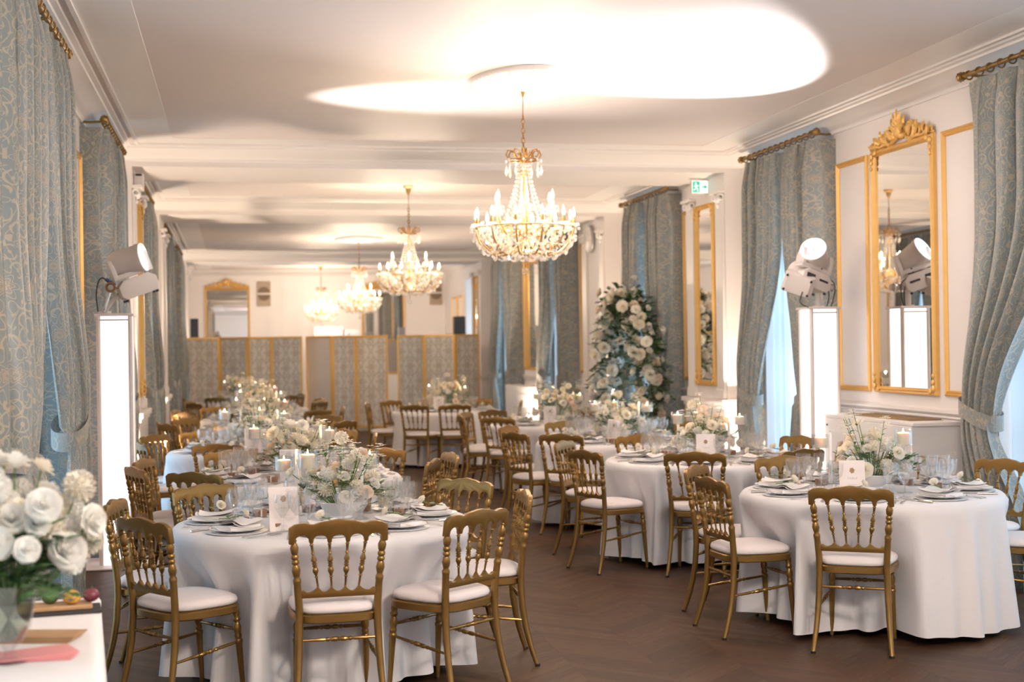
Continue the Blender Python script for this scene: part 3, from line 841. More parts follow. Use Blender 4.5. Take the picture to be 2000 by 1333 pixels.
# left column: a clamped arm and one lamp
cl, cr = Vector((-.92, 11.2, 1.95)), Vector((4.87, 11.1, 1.95))
t = thing('lamp_bracket', 'short clamp arm on top of the pink-white lit column', 'lamp bracket', cl)
MB().tube([(-.08, 0, .002), (-.08, 0, .02)], .05, 16).tube([(-.08, 0, .01), (-.02, 0, .10), (.04, 0, .17)], .014, 8).obj('arm', 'fixture', t)
MB().tube([(-.02, -.16, .20), (-.02, .16, .20)], .024, 12).tube([(-.08, -.06, .01), (-.02, -.06, .2)], .012, 8).obj('cross_pipe', 'chrome', t)
m = MB(); m.tube([(-.02 + .032 * cos(q), -.17, .20 + .032 * sin(q)) for q in [2 * pi * j / 12 for j in range(12)]], .01, 6, close=True); m.obj('clamp', 'darkbrass', t)
tgt = Vector((1.9, 10.95, CEIL))
t = thing('moving_head_spotlight', 'white moving-head spotlight on the pink-white lit column', 'spotlight', cl + Vector((.13, -.03, .215)), 0, 'moving-head spotlights')
M = tr(.04, 0, .0) @ rot('Z', radians(12)) @ rot('Y', radians(-20))
hd = (tgt - (t.location + Vector((0, 0, .27)))); hd = Vector((hd.x, hd.y - .5, hd.z * .55))
H = fixture_parts(t, M, hd)
k = MB(); cord(k, [(-.11, -.08, -.02), (-.22, -.08, .06), (-.26, -.08, -.05), (-.25, -.08, -.20)]); k.obj('cable', 'cable', t)
MB().tube([(-.12, -.08, .0), (-.19, -.08, .05)], .015, 8).obj('blue_plug', 'blue', t)
spot('spot_left', t.location + H.to_translation() + hd.normalized() * .155, (1.75, 11.0, CEIL), 650, (1.0, .91, .87), 38, 1.0)

# right column: T pipe, one lamp aimed up, a second turned to the wall
t = thing('lamp_bracket', 'white T-shaped pipe with clamps on the white lit column', 'lamp bracket', cr)
MB().tube([(0, 0, .002), (0, 0, .012)], .05, 16).tube([(0, 0, .01), (0, 0, .17)], .024, 12).obj('upright', 'fixture', t)
MB().tube([(-.18, -.04, .16), (.16, .02, .17)], .026, 12).obj('cross_pipe', 'fixture', t)
for dx in (-.12, .13):
    m = MB(); m.tube([(dx, -.01 + .036 * cos(q), .165 + .036 * sin(q)) for q in [2 * pi * j / 12 for j in range(12)]], .011, 6, close=True); m.obj('clamp', 'chrome', t)
t = thing('moving_head_spotlight', 'white moving-head spotlight glowing on top of the white lit column', 'spotlight', cr + Vector((-.09, -.04, .225)), 0, 'moving-head spotlights')
M = rot('Z', radians(14)) @ rot('Y', radians(18))
hd = Vector((-.55, -.80, .62))
H = fixture_parts(t, M, hd, True)
k = MB(); cord(k, [(.14, -.05, .02), (.20, -.05, -.04), (.19, -.04, -.16), (.15, -.03, -.28)]); cord(k, [(.14, -.02, -.02), (.16, -.02, -.14), (.13, 0, -.28)]); k.obj('cable', 'cable', t)
spot('spot_right', t.location + H.to_translation() + hd.normalized() * .155, (3.3, 9.8, CEIL), 1500, (1.0, .91, .88), 56, 1.0)
t = thing('moving_head_spotlight', 'white spotlight hung sideways off the pipe beside the glowing one', 'spotlight', cr + Vector((-.22, -.10, .20)), 0, 'moving-head spotlights')
M = Vector((.50, .80, .30)).to_track_quat('Z', 'Y').to_matrix().to_4x4() @ rot('Z', radians(20)) @ Matrix.Scale(.85, 4)
fixture_parts(t, M, Vector((.3, .85, .5)))
k = MB(); cord(k, [(.02, -.05, -.06), (-.02, -.07, -.16), (.06, -.03, -.20), (.14, .0, -.23)]); k.obj('cable', 'cable', t)

# small floor uplights washing the piers
def uplight(x, y, label, e, tx, ty):
    t = thing('floor_uplight', label, 'floor light', (x, y, 0), 0, 'floor uplights')
    MB().lathe([(.001, .02), (.075, .02), (.085, .04), (.085, .15), (.078, .155), (.078, .145), (.001, .142)], 20).obj('can', 'fixture', t)
    MB().lathe([(.001, .1455), (.07, .1455)], 20, caps=False).obj('lens', 'lens', t)
    MB().box(-.1, -.088, -.03, .03, 0, .12).box(.088, .1, -.03, .03, 0, .12).box(-.1, .1, -.03, .03, 0, .012).obj('bracket', 'black', t, smooth=False)
    spot('uplight', (x, y, .17), (tx, ty, 3.4), e, (1.0, .80, .61), 110, .9, .05)
for (x, y, lab, e, tx, ty) in ((5.0, 13.55, 'first right pier', 200, 5.0, 14.3), (-1.05, 13.5, 'first left pier', 200, -.9, 14.3), (-1.12, 18.6, 'second left pier', 220, -.9, 19.2), (5.02, 18.45, 'second right pier', 200, 4.95, 19.2),
                               (4.72, 22.9, 'far right radiator cover', 200, 4.9, 24.5), (-1.08, 28.4, 'third left pier', 200, -.9, 29), (-.9, 31.0, 'wall left of the end mirror', 130, .5, 35), (4.8, 31.0, 'wall right of the end mirror', 130, 4, 35)):
    uplight(x, y, 'small floor uplight washing the ' + lab, e, tx, ty)

# ------------------------------------------------------------------ folding screens, speakers behind them
def screen(label, pts, light=(), h=1.92):
    x0, y0 = pts[0]; t = thing('folding_screen', label, 'folding screen', (x0, y0, 0), 0, 'damask folding screens')
    for k in range(len(pts) - 1):
        (xa, ya), (xb, yb) = pts[k], pts[k + 1]; L = hypot(xb - xa, yb - ya); a = atan2(yb - ya, xb - xa)
        M = tr(xa - x0, ya - y0, 0) @ rot('Z', a); w = .045
        f = MB().box(.004, w, -.018, .018, .02, h).box(L - w, L - .004, -.018, .018, .02, h).box(w, L - w, -.018, .018, h - w, h).box(w, L - w, -.018, .018, .06, .06 + w)
        f.box(.01, .04, -.015, .015, 0, .02).box(L - .04, L - .01, -.015, .015, 0, .02)
        fo = MB().merge(f, M).obj('panel_frame', 'gilt', t, bevel=.004, seg=1)
        p = MB().grid(lambda u, v: (w + (L - 2 * w) * u, -.006, .10 + (h - w - .10) * v), 2, 2, uvf=lambda u, v: (u * (L - .09) - (L - .09) / 2, v * 1.77 + .1 * 0))
        p2 = MB().merge(p, M); p2.obj('damask_panel', 'screenback' if k in light else 'screen', fo, smooth=False)
        MB().merge(MB().box(w, L - w, .0, .006, .10, h - w), M).obj('back_panel', 'screenback', fo, smooth=False)
    return t
screen('gilt four-leaf damask screen at the left end of the row', [(-1.09, 28.1), (-.33, 28.3), (.22, 28.05), (.69, 28.3), (1.29, 28.0)])
screen('gilt three-leaf damask screen in the middle, its first leaf plain', [(1.38, 28.35), (1.87, 27.85), (2.37, 28.25), (3.0, 28.0)], (0,))
screen('gilt three-leaf damask screen at the right end of the row', [(3.2, 28.1), (3.77, 28.3), (4.38, 28.05), (4.92, 28.25)])
def speaker_stand(x, y, z0, w, h, label):
    t = thing('loudspeaker', label, 'loudspeaker', (x, y, 0), 0, 'loudspeakers above the screens')
    MB().box(-w / 2, w / 2, -.15, .15, z0, z0 + h).obj('cabinet', 'black', t, bevel=.01)
    MB().box(-w / 2 + .015, w / 2 - .015, -.154, -.15, z0 + .02, z0 + h - .02).obj('front_grille', 'slate', t, smooth=False)
    MB().tube([(0, 0, .5), (0, 0, z0)], .018, 10).obj('pole', 'black', t)
    for k in range(3):
        a = 2 * pi * k / 3 + .4; MB().tube([(0, 0, .6), (.22 * cos(a), .22 * sin(a), .012)], .012, 8).obj('leg', 'black', t)
speaker_stand(-.96, 31.5, 1.93, .28, .44, 'black loudspeaker above the left end of the folding screens')
speaker_stand(5.02, 31.5, 1.92, .25, .44, 'black loudspeaker above the right end of the folding screens')
t = thing('small_loudspeaker', 'small grey loudspeaker above the screens by the far mirror', 'loudspeaker', (3.69, 31.5, 0))
MB().box(-.07, .07, -.07, .07, 1.9, 2.13).obj('cabinet', 'grey', t, bevel=.01); MB().tube([(0, 0, .02), (0, 0, 1.9)], .014, 8).obj('pole', 'black', t); MB().lathe([(.2, 0), (.2, .012), (.02, .03)], 20).obj('foot', 'black', t)
for x0, x1, lab in ((1.86, 2.56, 'white box unit standing tall behind the middle screen under the farthest chandelier'), (2.6, 2.95, 'lower white box unit beside the tall one behind the screens')):
    t = thing('white_cabinet', lab, 'cabinet', ((x0 + x1) / 2, 34.3, 0)); W = (x1 - x0) / 2; h = 2.2 if x0 < 2 else 2.12
    MB().box(-W, W, -.25, .25, 0, h).obj('body', 'whitewood', t, bevel=.01); MB().box(-W + .03, W - .03, -.262, -.25, .1, h - .05).obj('door', 'whitewood', t, bevel=.004, seg=1)
    k = MB(); k.ball((-W + .1, -.268, h - .1), .02, 8, 6); k.obj('knob', 'grey', t)

# ------------------------------------------------------------------ chandeliers
def make_chandelier():
    t = thing('chandelier', 'x', 'chandelier', (0, 0, 0), 0, 'crystal chandeliers')
    Z = lambda z: z - CEIL
    MB().lathe([(.001, 0), (.055, 0), (.062, -.012), (.05, -.03), (.035, -.035), (.03, -.07), (.018, -.10), (.010, -.115), (.001, -.118)], 20).obj('ceiling_rose', 'brass', t)
    c = MB(); z = -.10; k = 0                                             # chain of links below a short rod
    c.tube([(0, 0, -.10), (0, 0, -.24)], .004, 6); z = -.24
    while z > Z(3.15):
        P = []
        for q in range(10):
            a = 2 * pi * q / 10; x = .013 * sin(a); P.append((x, 0, z - .02 + .024 * cos(a)) if k % 2 else (0, x, z - .02 + .024 * cos(a)))
        c.tube(P, .0042, 6, close=True); z -= .036; k += 1
    c.obj('chain', 'darkbrass', t)
    MB().tube([(0, 0, Z(3.16)), (0, 0, Z(2.36))], .009, 8).lathe([(.02, Z(3.0)), (.03, Z(2.97)), (.02, Z(2.94))], 12).lathe([(.012, Z(2.62)), (.045, Z(2.58)), (.06, Z(2.52)), (.035, Z(2.46)), (.05, Z(2.42)), (.02, Z(2.36)), (.008, Z(2.31))], 16).obj('stem', 'brass', t)
    cr = MB(); cr.tube([(.10 * cos(2 * pi * j / 20), .10 * sin(2 * pi * j / 20), Z(3.06)) for j in range(20)], .008, 6, close=True)
    for k in range(8):
        a = 2 * pi * k / 8; f = lambda r, z: (r * cos(a), r * sin(a), Z(z))
        cr.tube([f(.02, 3.05), f(.05, 3.07), f(.085, 3.13), f(.12, 3.135), f(.135, 3.10), f(.12, 3.075), f(.105, 3.085)], .006, 6)
    cr.obj('crown', 'darkbrass', t)
    pm = MB().octa((0, 0, 0), .011, .016).add(*_drop(.015, .09, -.02)).mesh('crown_prism', MT['crystal'], smooth=False)
    for k in range(14):
        a = 2 * pi * k / 14; o = bpy.data.objects.new('crown_prism', pm); COL.objects.link(o); o.parent = t
        o.location = (.135 * cos(a), .135 * sin(a), Z(3.055 - .012 * (k % 2))); o.rotation_euler = (0, 0, a)
    sm = MB()
    for k in range(16):                                                  # strand from the crown down to the waist ring
        q = k / 15; r = .045 + .13 * q ** 1.6; sm.octa((r, 0, Z(3.02 - .46 * q)), .012 + .004 * q)
    sm = sm.mesh('bead_strand', MT['crystal'], smooth=False)
    for k in range(12):
        o = bpy.data.objects.new('bead_strand', sm); COL.objects.link(o); o.parent = t; o.rotation_euler = (0, 0, 2 * pi * k / 12)
    def arm_set(n, R, zc, off, z0, cupn):
        a0 = MB()
        P = [(.03, 0, Z(z0)), (R * .3, 0, Z(z0 - .10)), (R * .62, 0, Z(z0 - .115)), (R * .9, 0, Z(z0 - .03)), (R * 1.0, 0, Z(zc - .035)), (R, 0, Z(zc - .01))]
        cord(a0, P, .0075)
        a0.tube([(R * .62 + .035 * cos(q), 0, Z(z0 - .075) + .035 * sin(q)) for q in [k * .5 for k in range(11)]], .005, 6)
        am = a0.mesh('arm', MT['brass'])
        cup = MB().lathe([(.012, -.022), (.03, -.012), (.045, .004), (.04, .006), (.012, -.002)], 14, (R, 0, Z(zc)))
        for k in range(9):
            a = 2 * pi * k / 9; cup.octa((R + .044 * cos(a), .044 * sin(a), Z(zc) - .008), .006); cup.add(*_drop(.007, .032, -.016, (R + .044 * cos(a), .044 * sin(a), Z(zc))))
        cm = cup.mesh('drip_cup', MT['crystal'], smooth=False)
        sk = MB().lathe([(.011, 0), (.013, .004), (.011, .055), (.009, .056)], 12, (R, 0, Z(zc))).mesh('candle_sleeve', MT['brass'])
        bm_ = MB().lathe([(.007, .055), (.0125, .07), (.013, .082), (.009, .105), (.003, .122), (.0008, .13)], 10, (R, 0, Z(zc))).mesh('bulb', MT['bulb'])
        for k in range(n):
            a = off + 2 * pi * k / n
            for nm, me in (('arm', am), ('drip_cup', cm), ('candle_sleeve', sk), ('bulb', bm_)):
                o = bpy.data.objects.new(nm, me); COL.objects.link(o); o.parent = t; o.rotation_euler = (0, 0, a)
    arm_set(12, .375, 2.565, .15, 2.46, 0)
    arm_set(6, .235, 2.70, .40, 2.60, 0)
    # basket of bead swags
    R_ = random.Random(3)
    def swag(r0, z0, r1, z1, nb, sag, size):
        m = MB(); da = 2 * pi / 12
        for k in range(nb + 1):
            q = k / nb; s_ = 4 * q * (1 - q) * sag; r = r0 + (r1 - r0) * sin(pi * q); a = da * q
            zz = z0 + (z1 - z0) * 4 * q * (1 - q) - s_
            m.octa((r * cos(a), r * sin(a), Z(zz)), size * 1.45)
        return m.mesh('bead_swag', MT['crystal'], smooth=False)
    for (r0, z0, r1, z1, nb, sag, size, off) in ((.385, 2.54, .385, 2.54, 9, .09, .0095, .15), (.37, 2.46, .35, 2.46, 9, .06, .009, .40), (.33, 2.40, .31, 2.40, 8, .05, .009, .15), (.26, 2.36, .23, 2.36, 7, .05, .009, .4), (.18, 2.345, .15, 2.345, 6, .04, .0085, .15)):
        me = swag(r0, z0, r1, z1, nb, sag, size)
        for k in range(12):
            o = bpy.data.objects.new('bead_swag', me); COL.objects.link(o); o.parent = t; o.rotation_euler = (0, 0, off + 2 * pi * k / 12)
    m = MB()
    for k in range(430):                                                 # loose sprays of crystal filling the basket
        a = R_.uniform(0, 2 * pi); q = R_.random(); r = .06 + .30 * q ** .7; z = 2.34 + .20 * (r / .36) ** 2 + R_.uniform(-.03, .07)
        m.octa((r * cos(a), r * sin(a), Z(z)), R_.uniform(.008, .014), R_.uniform(.011, .02))
    o = m.obj('crystal_spray', 'crystal', t, smooth=False); o['kind'] = 'stuff'
    MB().lathe([(.37, Z(2.545)), (.378, Z(2.55)), (.37, Z(2.555)), (.362, Z(2.55)), (.37, Z(2.545))], 36, caps=False).lathe([(.172, Z(2.555)), (.18, Z(2.56)), (.172, Z(2.565)), (.164, Z(2.56)), (.172, Z(2.555))], 30, caps=False).obj('ring_hoop', 'brass', t)
    MB().lathe([(.001, Z(2.31)), (.022, Z(2.325)), (.03, Z(2.345)), (.012, Z(2.37))], 12).tube([(0, 0, Z(2.31)), (0, 0, Z(2.245))], .0025, 5).obj('finial', 'darkbrass', t)
    b = MB().ball((0, 0, Z(2.218)), .030, 12, 8); b.obj('crystal_ball', 'glass', t, smooth=False)
    return t
def _drop(r, l, z, c=(0, 0, 0)):
    x, y, zz = c; zz += z
    vs = [(x, y, zz)] + [(x + r * cos(pi * j / 3), y + r * sin(pi * j / 3) * .6, zz - l * .68) for j in range(6)] + [(x, y, zz - l)]
    return vs, [(0, 1 + j, 1 + (j + 1) % 6) for j in range(6)] + [(7, 1 + (j + 1) % 6, 1 + j) for j in range(6)]
ch = make_chandelier()
WARM = (1.0, 0.79, 0.58)
for (x, y, e, lab) in ((RX, 10.28, 45, 'largest crystal chandelier hanging from the oval rosette in the front room'),
                       (2.1, 17.0, 50, 'second crystal chandelier, hanging in the small room past the first beam'),
                       (2.2, 25.2, 75, 'third crystal chandelier, on the farther rosette before the screens'),
                       (2.0, 33.4, 60, 'farthest crystal chandelier, glowing white by the end wall'),
                       (RX, 2.6, 300, 'added chandelier out of view over the near end, as front fill light')):  # last one is an unseen extra chandelier, added to light the front tables
    place(ch, USED, (x, y, CEIL), 0, lab, 'crystal chandeliers')
    for k in range(6):                      # the lit bulbs of the lower tier
        a = .15 + 2 * pi * (2 * k) / 12
        d = bpy.data.lights.new('chandelier_bulb_light', 'POINT'); d.energy = e / 6; d.color = WARM if y > 5 else (1.0, .87, .75); d.shadow_soft_size = .013
        o = bpy.data.objects.new('chandelier_bulb_light', d); COL.objects.link(o); o.location = (x + .375 * cos(a), y + .375 * sin(a), 2.565 + .15)

# ------------------------------------------------------------------ flowers
def rose_mb(r, R, opn=1.0):
    """wrapped petals: each one a slice of a cup, opening ring by ring"""
    m = MB(); m.ball((0, 0, r * .62), r * .19, 8, 6, (1, 1, 1.5))
    for n, W, r0, r1, h, curl, z0 in ((3, 1.15, .06, .17, .95, .02, .1), (4, .95, .08, .33, .98, .05, .05), (5, .78, .10, .55, .90, .10, .02), (5, .76, .12, .78, .70, .15, 0), (6, .66, .12, .98 * opn, .44, .18, -.02)):
        off = R.uniform(0, 6.28)
        for k in range(n):
            a = off + 2 * pi * k / n + R.uniform(-.12, .12); hh = h * R.uniform(.93, 1.05); vs = []; nv, nu = 4, 4
            for i in range(nv + 1):
                q = i / nv
                rr = r0 + (r1 - r0) * q ** .8 + curl * q ** 4; zz = z0 + hh * q - curl * .5 * q ** 5
                for jx in range(nu + 1):
                    s_ = 2 * jx / nu - 1; ph = s_ * W * (.62 + .38 * sin(pi * (.15 + .6 * q)))
                    rj = rr * (1 + .06 * s_ * s_ * q); zj = zz - .14 * s_ * s_ * q * q
                    vs.append((r * rj * cos(a + ph), r * rj * sin(a + ph), r * zj))
            w = nu + 1
            m.add(vs, [(i * w + jx, i * w + jx + 1, i * w + w + jx + 1, i * w + w + jx) for i in range(nv) for jx in range(nu)])
    return m
def pompon_mb(r, R):
    m = MB(); m.ball((0, 0, 0), r * .72, 9, 7)
    N = 70
    for k in range(N):
        z = 1 - 2 * (k + .5) / N; a = k * 2.39996; q = sqrt(1 - z * z); d = Vector((q * cos(a), q * sin(a), z))
        e = d.orthogonal().normalized(); f = d.cross(e); s_ = r * .17
        c = d * r * .66; tip = d * r * R.uniform(.96, 1.05)
        m.add([c + e * s_, tip + e * s_ * .8, tip + d * r * .04, c - e * s_, tip - e * s_ * .8, c + f * s_, tip + f * s_ * .8], [(0, 1, 2), (3, 4, 2), (5, 6, 2), (0, 2, 3), (5, 2, 0)])
    return m
def leaf(mb, p, d, up, l, w):
    p = Vector(p); d = Vector(d).normalized(); s_ = d.cross(Vector(up)); s_ = s_.normalized() if s_.length > 1e-5 else d.orthogonal().normalized(); n = s_.cross(d)
    mb.add([p, p + d * l * .35 + s_ * w + n * l * .05, p + d * l * .7 + s_ * w * .7 - n * l * .02, p + d * l - n * l * .12, p + d * l * .7 - s_ * w * .7 - n * l * .02, p + d * l * .35 - s_ * w + n * l * .05, p + d * l * .5 - n * l * .03],
           [(0, 1, 6), (1, 2, 6), (2, 3, 6), (3, 4, 6), (4, 5, 6), (5, 0, 6)])
def sprig(mb, st, p, d, L, n, l, w, R):
    p = Vector(p); d = Vector(d).normalized(); side = d.cross(Vector((0, 0, 1))); side = side.normalized() if side.length > .05 else Vector((1, 0, 0))
    pts = [p + d * L * q + Vector((0, 0, -.25 * L * q * q)) for q in (0, .35, .7, 1)]
    st.tube(pts, .0018, 4, caps=False)
    for k in range(n):
        q = .25 + .75 * k / max(1, n - 1); i = min(2, int(q * 3)); a = pts[i].lerp(pts[i + 1], q * 3 - i if q < 1 else 1)
        s_ = side * (1 if k % 2 else -1)
        leaf(mb, a, d * .6 + s_ * .8 + Vector((0, 0, R.uniform(-.2, .35))), (0, 0, 1), l * R.uniform(.8, 1.15), w)
RF = random.Random(11)
BLOOM = []
for k in range(3):
    BLOOM.append(('rose', rose_mb(.05, RF, 1.05 - .1 * k).mesh('rose', MT[('petal', 'petalp', 'petalw')[k]], angle=75)))
BUD = rose_mb(.05, RF, .62).mesh('rose_bud', MT['petal'], angle=75)
BLOOM.append(('dahlia', pompon_mb(.047, RF).mesh('dahlia', MT['petal'], angle=80)))
BLOOM.append(('dahlia', pompon_mb(.042, RF).mesh('dahlia', MT['petalw'], angle=80)))
def bloom(kind, parent, p, d, s, name=None):
    nm, me = BLOOM[kind]; o = bpy.data.objects.new(name or nm, me); COL.objects.link(o)
    if parent: o.parent = parent
    o.location = p; o.rotation_euler = Vector(d).to_track_quat('Z', 'Y').to_euler(); o.scale = (s, s, s); return o
def tiny(mb, p, r, R):
    for k in range(5):
        a = 2 * pi * k / 5 + R.random(); mb.add([(p[0], p[1], p[2]), (p[0] + r * cos(a - .5), p[1] + r * sin(a - .5), p[2] + r * .3), (p[0] + r * 1.2 * cos(a), p[1] + r * 1.2 * sin(a), p[2] + r * .2), (p[0] + r * cos(a + .5), p[1] + r * sin(a + .5), p[2] + r * .3)], [(0, 1, 2), (0, 2, 3)])
def centerpiece(label, pos, seed, n=17, rad=.26, hgt=.30, airy=.5):
    R = random.Random(seed); t = thing('flower_arrangement', label, 'flowers', pos, R.uniform(0, 6), 'table flower arrangements')
    MB().lathe([(.001, 0), (.05, 0), (.06, .01), (.055, .02), (.10, .05), (.12, .09), (.115, .095), (.10, .07), (.001, .05)], 22).obj('bowl', 'china', t)
    lf, st, el, ty = MB(), MB(), MB(), MB()
    for k in range(n):
        a = k * 2.39996 + R.uniform(-.2, .2); q = sqrt((k + .4) / n); r = rad * q * R.uniform(.85, 1.12)
        z = .09 + hgt * (1 - q ** 2.2) * R.uniform(.55, 1.0) + .01 + (R.uniform(.03, .13) if R.random() < .25 else 0)
        p = Vector((r * cos(a), r * sin(a), z)); d = Vector((cos(a) * (q + R.uniform(-.3, .4)), sin(a) * (q + R.uniform(-.3, .4)), 1 - .5 * q))
        bloom(R.choice((0, 0, 1, 2, 3, 4, 3)), t, p, d, R.uniform(.6, .98))
        st.tube([p, p * .5 + Vector((0, 0, .02)), (p.x * .15, p.y * .15, .05)], .0025, 5, caps=False)
    for k in range(26):
        a = R.uniform(0, 2 * pi); q = R.uniform(.25, 1); r = rad * q
        sprig(R.choice((lf, lf, el)), st, (r * cos(a) * .6, r * sin(a) * .6, .10 + hgt * .5 * (1 - q)), (cos(a), sin(a), R.uniform(.0, .9)), R.uniform(.10, .20), 9, .042, .011, R)
    for k in range(7):                                                  # tall thin stems
        a = R.uniform(0, 2 * pi); p = Vector((rad * .8 * cos(a), rad * .8 * sin(a), hgt + R.uniform(.04, .2) * airy + .05))
        st.tube([(p.x * .2, p.y * .2, .08), p * .6, p], .002, 5, caps=False)
        for j in range(12): tiny(ty, p + Vector((R.uniform(-.035, .035), R.uniform(-.035, .035), R.uniform(-.06, .03))), .017, R)
        for j in range(5): leaf(lf, p * (.55 + .08 * j), (R.uniform(-1, 1), R.uniform(-1, 1), .5), (0, 0, 1), .035, .008)
    for k in range(60):
        a = R.uniform(0, 2 * pi); q = R.random() ** .5; tiny(ty, (rad * q * cos(a), rad * q * sin(a), .12 + hgt * (1 - q * q) * R.uniform(.5, 1)), .014, R)
    o = lf.obj('green_foliage', 'leaf', t, angle=180); o['kind'] = 'stuff'
    o = el.obj('eucalyptus_foliage', 'eleaf', t, angle=180); o['kind'] = 'stuff'
    st.obj('stems', 'stem', t)['kind'] = 'stuff'
    ty.obj('small_blossom', 'petalw', t, angle=180)['kind'] = 'stuff'
    return t

# ------------------------------------------------------------------ gilt spindle-back chair
def turned(profile, L):
    """[(fraction, radius)] -> radii sampled on a fine list of fractions"""
    return [p[0] for p in profile], [p[1] for p in profile]
SP = [(0, .0065), (.06, .0075), (.08, .0105), (.10, .0075), (.24, .0062), (.27, .0095), (.29, .0065), (.33, .0085), (.40, .0135), (.44, .0125), (.46, .008), (.475, .0115), (.50, .0115), (.515, .008), (.53, .0115), (.555, .0115), (.57, .008), (.60, .0125), (.66, .0135), (.73, .008), (.76, .006), (.78, .0095), (.80, .006), (.95, .0055), (1, .006)]
def along(pts, q):
    """point at fraction q of a polyline given as [(q, x, y, z)]"""
    for i in range(len(pts) - 1):
        if q <= pts[i + 1][0] + 1e-9:
            a, b = pts[i], pts[i + 1]; f = (q - a[0]) / (b[0] - a[0]); return Vector((a[1] + (b[1] - a[1]) * f, a[2] + (b[2] - a[2]) * f, a[3] + (b[3] - a[3]) * f))
    return Vector(pts[-1][1:])
def make_chair():
    t = thing('gilt_chair', 'x', 'chair', (0, 0, 0), 0, 'gilt spindle-back chairs')
    back = lambda z: -.178 - .165 * max(0, z - .47) ** 1.25          # lean of the back
    hw = lambda z: .176 + .028 * max(0, (z - .5) / .36)              # half width between posts
    for sx in (-1, 1):                                                 # rear posts: leg and turned upright in one
        P = []; Rr = []
        for z, r in ((0, .0125), (.012, .0125), (.06, .0135), (.12, .0145), (.20, .016), (.30, .0172), (.42, .0178), (.50, .0178), (.575, .0172), (.60, .0165), (.612, .0185), (.622, .0185), (.632, .013), (.645, .0165), (.662, .020), (.682, .0165), (.690, .0125), (.697, .0175), (.706, .0175), (.713, .0125), (.720, .0178), (.730, .0178), (.737, .0125), (.745, .0165), (.768, .0195), (.785, .013), (.792, .0105), (.799, .0145), (.806, .0105), (.80, .0095), (.83, .011)):
            sp = max(0, .42 - z); P.append((sx * (hw(z) + .045 * sp * sp / .176 * .5 + .012 * sp), back(z) - .42 * sp * sp - .01 * sp, z)); Rr.append(r)
        MB().tube(P, Rr, 10).obj('rear_leg', 'chair', t)
        MB().tube([P[0], (P[0][0], P[0][1], .012)], .0135, 10).obj('foot_tip', 'black', t)
        F = []; Fr = []
        for z, r in ((0, .0105), (.06, .0115), (.14, .0135), (.22, .0155), (.265, .0165), (.272, .0195), (.282, .0195), (.289, .0145), (.297, .0175), (.306, .0175), (.314, .0145), (.325, .0185), (.345, .0195), (.362, .0145), (.368, .0125), (.375, .0185), (.385, .0185), (.392, .014), (.405, .0165), (.43, .0165)):
            F.append((sx * (.158 + .03 * (.43 - z)), .165 + .075 * (.43 - z), z)); Fr.append(r)
        MB().tube(F, Fr, 10).obj('front_leg', 'chair', t)
        MB().tube([F[0], (F[0][0], F[0][1], .012)], .0115, 10).obj('foot_tip', 'black', t)
    def outline(g, n=34):
        o = []
        for k in range(n):
            a = 2 * pi * k / n; c, s_ = cos(a), sin(a)
            x = math.copysign(abs(c) ** .55, c); y = math.copysign(abs(s_) ** .62, s_)
            w = .186 + .022 * (y + 1) / 2
            o.append((x * (w + g), y * (.192 + g)))
        return o
    f = MB(); o0 = outline(.004); o1 = outline(.012)
    n = len(o0); vs = [(x, y, .418) for x, y in o0] + [(x, y, .424) for x, y in o1] + [(x, y, .452) for x, y in o1] + [(x, y, .459) for x, y in o0]
    f.add(vs, [tuple(range(n))[::-1]] + [(i * n + j, i * n + (j + 1) % n, (i + 1) * n + (j + 1) % n, (i + 1) * n + j) for i in range(3) for j in range(n)] + [tuple(3 * n + j for j in range(n))])
    f.obj('seat_frame', 'chair', t)
    c = MB(); L = []
    for g, z in ((-.004, .460), (.006, .468), (.008, .480), (.002, .494), (-.02, .505), (-.07, .512), (-.14, .515)):
        L.append([(x, y, z) for x, y in outline(g)])
    vs = [p for r_ in L for p in r_]; k = len(L)
    c.add(vs, [tuple(range(n))[::-1]] + [(i * n + j, i * n + (j + 1) % n, (i + 1) * n + (j + 1) % n, (i + 1) * n + j) for i in range(k - 1) for j in range(n)] + [tuple((k - 1) * n + j for j in range(n))])
    c.obj('seat_cushion', 'cushion', t, angle=70)
    # crest rail: five arches below, a soft triple wave above
    xt = [-.204, -.1225, -.041, .041, .1225, .204]
    up = []; m_ = 36
    for i in range(m_ + 1):
        x = -.222 + .444 * i / m_; u = abs(x) / .222
        z = .872 + .016 * (1 - ss(.30, .52, u)) + .007 * ss(.52, .68, u) * (1 - ss(.72, .95, u)) + .004 * cos(x * 46) * (u < .4) - .014 * ss(.88, 1.0, u)
        up.append((x, z))
    lo = []
    for k in range(5):
        a, b = xt[k], xt[k + 1]; m = (a + b) / 2; h = (b - a) / 2 - .009
        lo += [(a + .009, .786)] if k else [(a - .018, .784), (a + .009, .780)]
        for i in range(1, 8):
            q = pi * i / 8; lo.append((m - h * cos(q), .788 + .034 * sin(q) ** .75))
        lo += [(b - .009, .786)] if k < 4 else [(b - .009, .780), (b + .018, .784)]
    ol = up[::-1] + lo
    lean = lambda x, z, y: (x, back(z) + .030 * (1 - (x / .222) ** 2) * -.35 + y, z)
    MB().prism(ol, lambda a, b, y: lean(a, b, y), -.0125, .0125).obj('crest_rail', 'chair', t, bevel=.006, seg=2)
    # lower rail with a pointed upper edge
    xb = [-.178, -.092, -.031, .031, .092, .178]
    lo = [(-.172, .535), (.172, .535)]
    ue = []
    for k in range(5):
        a, b = xb[k], xb[k + 1]
        for i in range(7):
            q = i / 7; pk = .590 if 0 < k else .578
            zz = .562 + .026 * abs(2 * abs(q - .5)) ** 2.2
            if (k == 0 and q < .3) or (k == 4 and q > .7): zz = .572
            ue.append((a + (b - a) * q, zz))
    ue.append((.172, .572))
    ol = lo + [(min(.172, max(-.172, x)), z) for x, z in ue[::-1]]
